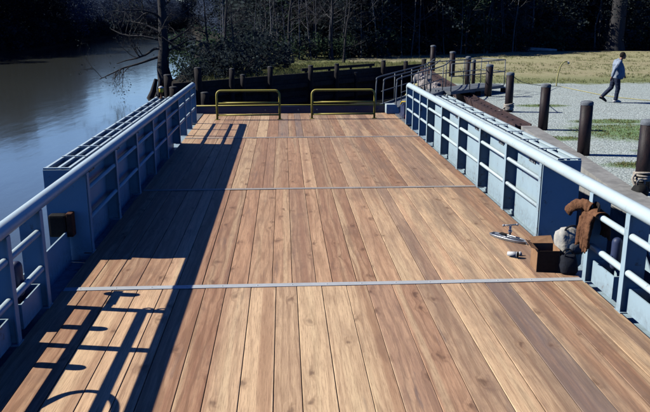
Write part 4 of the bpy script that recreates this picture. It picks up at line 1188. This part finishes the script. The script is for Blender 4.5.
# far bank
fb = [Vector((x, y, 0)) for x, y in reversed(FARB)]
for D, step in ((1.5, 3.2), (5.5, 4.5)):
    for p, d in along([q for q in fb if 20 < q.y < 300], step):
        q = p + Vector((-d.y, d.x, 0)) * (D + rf.uniform(-1, 1))
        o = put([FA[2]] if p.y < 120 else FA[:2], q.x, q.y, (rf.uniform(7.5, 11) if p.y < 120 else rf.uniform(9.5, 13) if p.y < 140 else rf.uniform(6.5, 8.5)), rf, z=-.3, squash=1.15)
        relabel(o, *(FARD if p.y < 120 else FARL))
for p, d in along([q for q in fb if 55 < q.y < 250], 2.0):
    q = p + Vector((-d.y, d.x, 0)) * rf.uniform(-.6, .8); o = put([BU[0]] if p.y < 120 else [BU[2]], q.x, q.y, rf.uniform(2.0, 4.2), rf, z=-.7, base=2.3); relabel(o, *FARB_)
for p_ in EV + BR + WT + FA + BU + SA:                                      # a kind that found no place
    if p_.name not in USED:
        for ch in list(p_.children): bpy.data.objects.remove(ch)
        bpy.data.objects.remove(p_)
for k in range(16):
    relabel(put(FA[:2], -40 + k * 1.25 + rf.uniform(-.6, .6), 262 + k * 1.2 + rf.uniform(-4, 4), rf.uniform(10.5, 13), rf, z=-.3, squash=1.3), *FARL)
# far woods: one mass of foliage closing the view behind the trees
b = MB(); rnd = random.Random(9)
def wall(line, n, zr, depth, size):
    for _ in range(n):
        i = rnd.randrange(len(line) - 1); a, c = Vector(line[i]), Vector(line[i + 1])
        p = a.lerp(c, rnd.random()); d = (c - a).normalized(); p = p + Vector((-d.y, d.x)) * rnd.uniform(0, depth)
        z = zr * rnd.random() ** 1.2
        leaves(b, (p.x, p.y, z), 5, size * 1.3, size, rnd)
wall([(-9, 135), (-3, 100), (2, 84), (20, 86), (45, 92), (90, 104), (170, 130)], 9000, 13, 8, .45)
wd = b.build('far_woods', 'leaf_dark', fix=False); tag(wd, 'dark mass of woods closing the view behind the forest edge', 'woods', kind='stuff')
b = MB()
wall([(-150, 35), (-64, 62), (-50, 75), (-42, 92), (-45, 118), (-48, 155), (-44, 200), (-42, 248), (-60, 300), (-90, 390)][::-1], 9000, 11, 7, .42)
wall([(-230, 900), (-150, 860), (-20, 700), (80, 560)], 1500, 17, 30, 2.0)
wd = b.build('far_woods', 'leaf_haze', fix=False); tag(wd, 'hazy blue-grey woods along the far bank of the river', 'woods', kind='stuff')

# the bald cypress at the water's edge
cy = thing('cypress_tree', 'bare cypress with a swollen trunk and drooping branches at the edge of the river', 'tree', (-6.35, 39.2, WZ - .3))
rc = random.Random(14); b = MB(); H_ = 11.5
pts = [Vector((0, 0, 0))]; rr = [.72]
for k in range(1, 13):
    z = H_ * k / 12; pts.append(Vector((rc.gauss(0, .05) + .02 * k, rc.gauss(0, .05), z))); rr.append(.30 * (1 - .72 * k / 12) + .40 * math.exp(-z / 1.0))
b.tube(pts, rr, 14, cap=False)
for k in range(6):
    a = k * 1.05 + rc.uniform(-.2, .2); b.tube([(.45 * math.cos(a), .45 * math.sin(a), 1.3), (.66 * math.cos(a), .66 * math.sin(a), .6), (.98 * math.cos(a), .98 * math.sin(a), -.1)], [.10, .17, .24], 8, cap=False)
b.build('trunk', 'bark', cy, fix=False)
tw = MB(); spec = [(2.55, 3.25, 3.6, -.02), (2.9, 3.0, 2.7, .05), (3.3, 3.4, 3.1, .1), (2.7, -.15, 2.0, .25), (3.1, .3, 2.4, .35), (3.7, 2.9, 2.6, .2), (4.0, .0, 2.2, .5), (4.4, 3.3, 2.3, .4), (3.5, 4.6, 2.4, .2), (3.0, 1.6, 2.0, .3), (5.0, .4, 2.0, .5), (5.3, 2.8, 2.2, .5), (5.9, 4.1, 1.9, .5), (6.4, .9, 1.9, .6), (7.0, 3.2, 1.8, .6), (7.8, 5.5, 1.6, .7), (8.6, .6, 1.4, .7), (9.4, 2.6, 1.2, .8), (10.2, 4.4, 1.0, .8)]
tips = []
for z, a, L, upz in spec:
    i = min(int(z / H_ * 12), 11); q = pts[i].lerp(pts[i + 1], z / H_ * 12 - i)
    grow(tw, q, Vector((math.cos(a), math.sin(a), upz)).normalized(), L, .075, 3, rc, tips, .04, (4, 6), .5, .52, 7, .12)
tw.build('branches', 'bark', cy, fix=False)
b = MB()
for (p, d_, dep) in tips:
    if dep == 0 and rc.random() < .12: leaves(b, p - Vector((0, 0, .12)), 3, .16, .05, rc, 1.6)
b.build('hanging_moss', 'leaf_grey', cy, fix=False)
# a broad vine-covered trunk at the edge of the field
for (x, y, h) in ((-4.7, 36.5, 1.5), (-4.2, 34.4, 1.3), (-3.4, 38.2, 2.2), (-2.4, 37.2, 1.8), (-2.4, 40.2, 2.4), (-1.6, 42.5, 2.6), (-1.0, 45.2, 2.4), (-3.1, 36.2, 1.6)):
    relabel(put([q for q in BU if q.name in USED], x, y, h, rf, base=2.3), *HEADB)
for (x, y, h) in ((-4.0, 39.6, 5.2), (-3.4, 42.5, 6.0), (-2.6, 38.6, 4.6)):
    put(WT, x, y, h, rf)
vt = thing('vine_covered_tree', 'broad grey vine-covered trunk standing out of the dark forest behind the field', 'tree', (29.6, 64.4, 0))
b = MB(); b.tube([(0, 0, -.3), (0, 0, 1), (.1, 0, 4), (.15, .1, 8), (.1, .2, 13)], [1.0, .70, .62, .52, .3], 16, cap=False); tips = []
for k in range(8): grow(b, Vector((.1, 0, 6 + k * .8)), Vector((math.cos(k * 2.4), math.sin(k * 2.4), .6)).normalized(), 3.2, .16, 2, rc, tips)
b.build('trunk', 'bark', vt, fix=False)
b = MB()
for k in range(70):
    a = rc.uniform(0, 6.28); z = rc.uniform(.3, 7); leaves(b, (.72 * math.cos(a), .72 * math.sin(a), z), 9, .3, .08, rc)
for p, d_, dep in tips:
    if dep == 0: leaves(b, p, 14, .6, .14, rc)
b.build('vines', 'leaf_grey', vt, fix=False)

# grass: blades over the field, the bank and the weed patches
b = MB(); rg = random.Random(31)
def tuft(x, y, h, n=5):
    for _ in range(n):
        a = rg.uniform(0, 6.28); w_ = rg.uniform(.006, .014) * (1 + h * 2); l = rg.uniform(.2, .7) * h
        px, py = x + rg.gauss(0, .07), y + rg.gauss(0, .07); hh = h * rg.uniform(.5, 1.2)
        ca, sa = math.cos(a), math.sin(a)
        o = len(b.v); b.v += [(px - sa * w_, py + ca * w_, 0), (px + sa * w_, py - ca * w_, 0), (px + ca * l, py + sa * l, hh)]
        b.f.append((o, o + 1, o + 2)); b.s.append(False); b.m.append(0)
for _ in range(9000):
    y = rg.uniform(32.6, 62); x = rg.uniform(8.8, 12 + y * .62)
    if mnoise.noise(Vector((x * .25, y * .25, 3))) + mnoise.noise(Vector((x * .9, y * .9, 1))) * .6 < -.05 and y > 34.5: continue
    if y > 61.5 or (x - 8) * .5 + 53 < y: continue
    tuft(x, y, rg.uniform(.04, .13), 5)
for _ in range(4200):
    x = rg.uniform(-4, 9); y0 = 30.8 + (x + 4.7) * .94
    y = y0 + .4 + rg.random() ** 1.3 * 10
    if y < 48.5: tuft(x, y, rg.uniform(.06, .26), 6)
for (px, py, rx, ry, n) in ((9.6, 18.6, 1.9, 1.4, 420), (12.6, 17.4, 2.8, 1.8, 700), (9.6, 20.6, 1.1, .4, 90), (10.5, 15.3, 1.0, .35, 90), (7.35, 14.3, .6, .25, 70), (6.9, 17.7, .7, .3, 60), (8.6, 15.9, .5, .2, 30), (8.9, 24.5, .8, .3, 50), (15.5, 23, 2.3, .6, 120)):
    for _ in range(n):
        a = rg.uniform(0, 6.28); q = math.sqrt(rg.random()); tuft(px + rx * q * math.cos(a), py + ry * q * math.sin(a), rg.uniform(.02, .06), 6)
gr = b.build('grass', 'grass_blade', fix=False); tag(gr, 'short rough grass on the field, the bank and in weedy patches of the gravel', 'grass', kind='stuff')
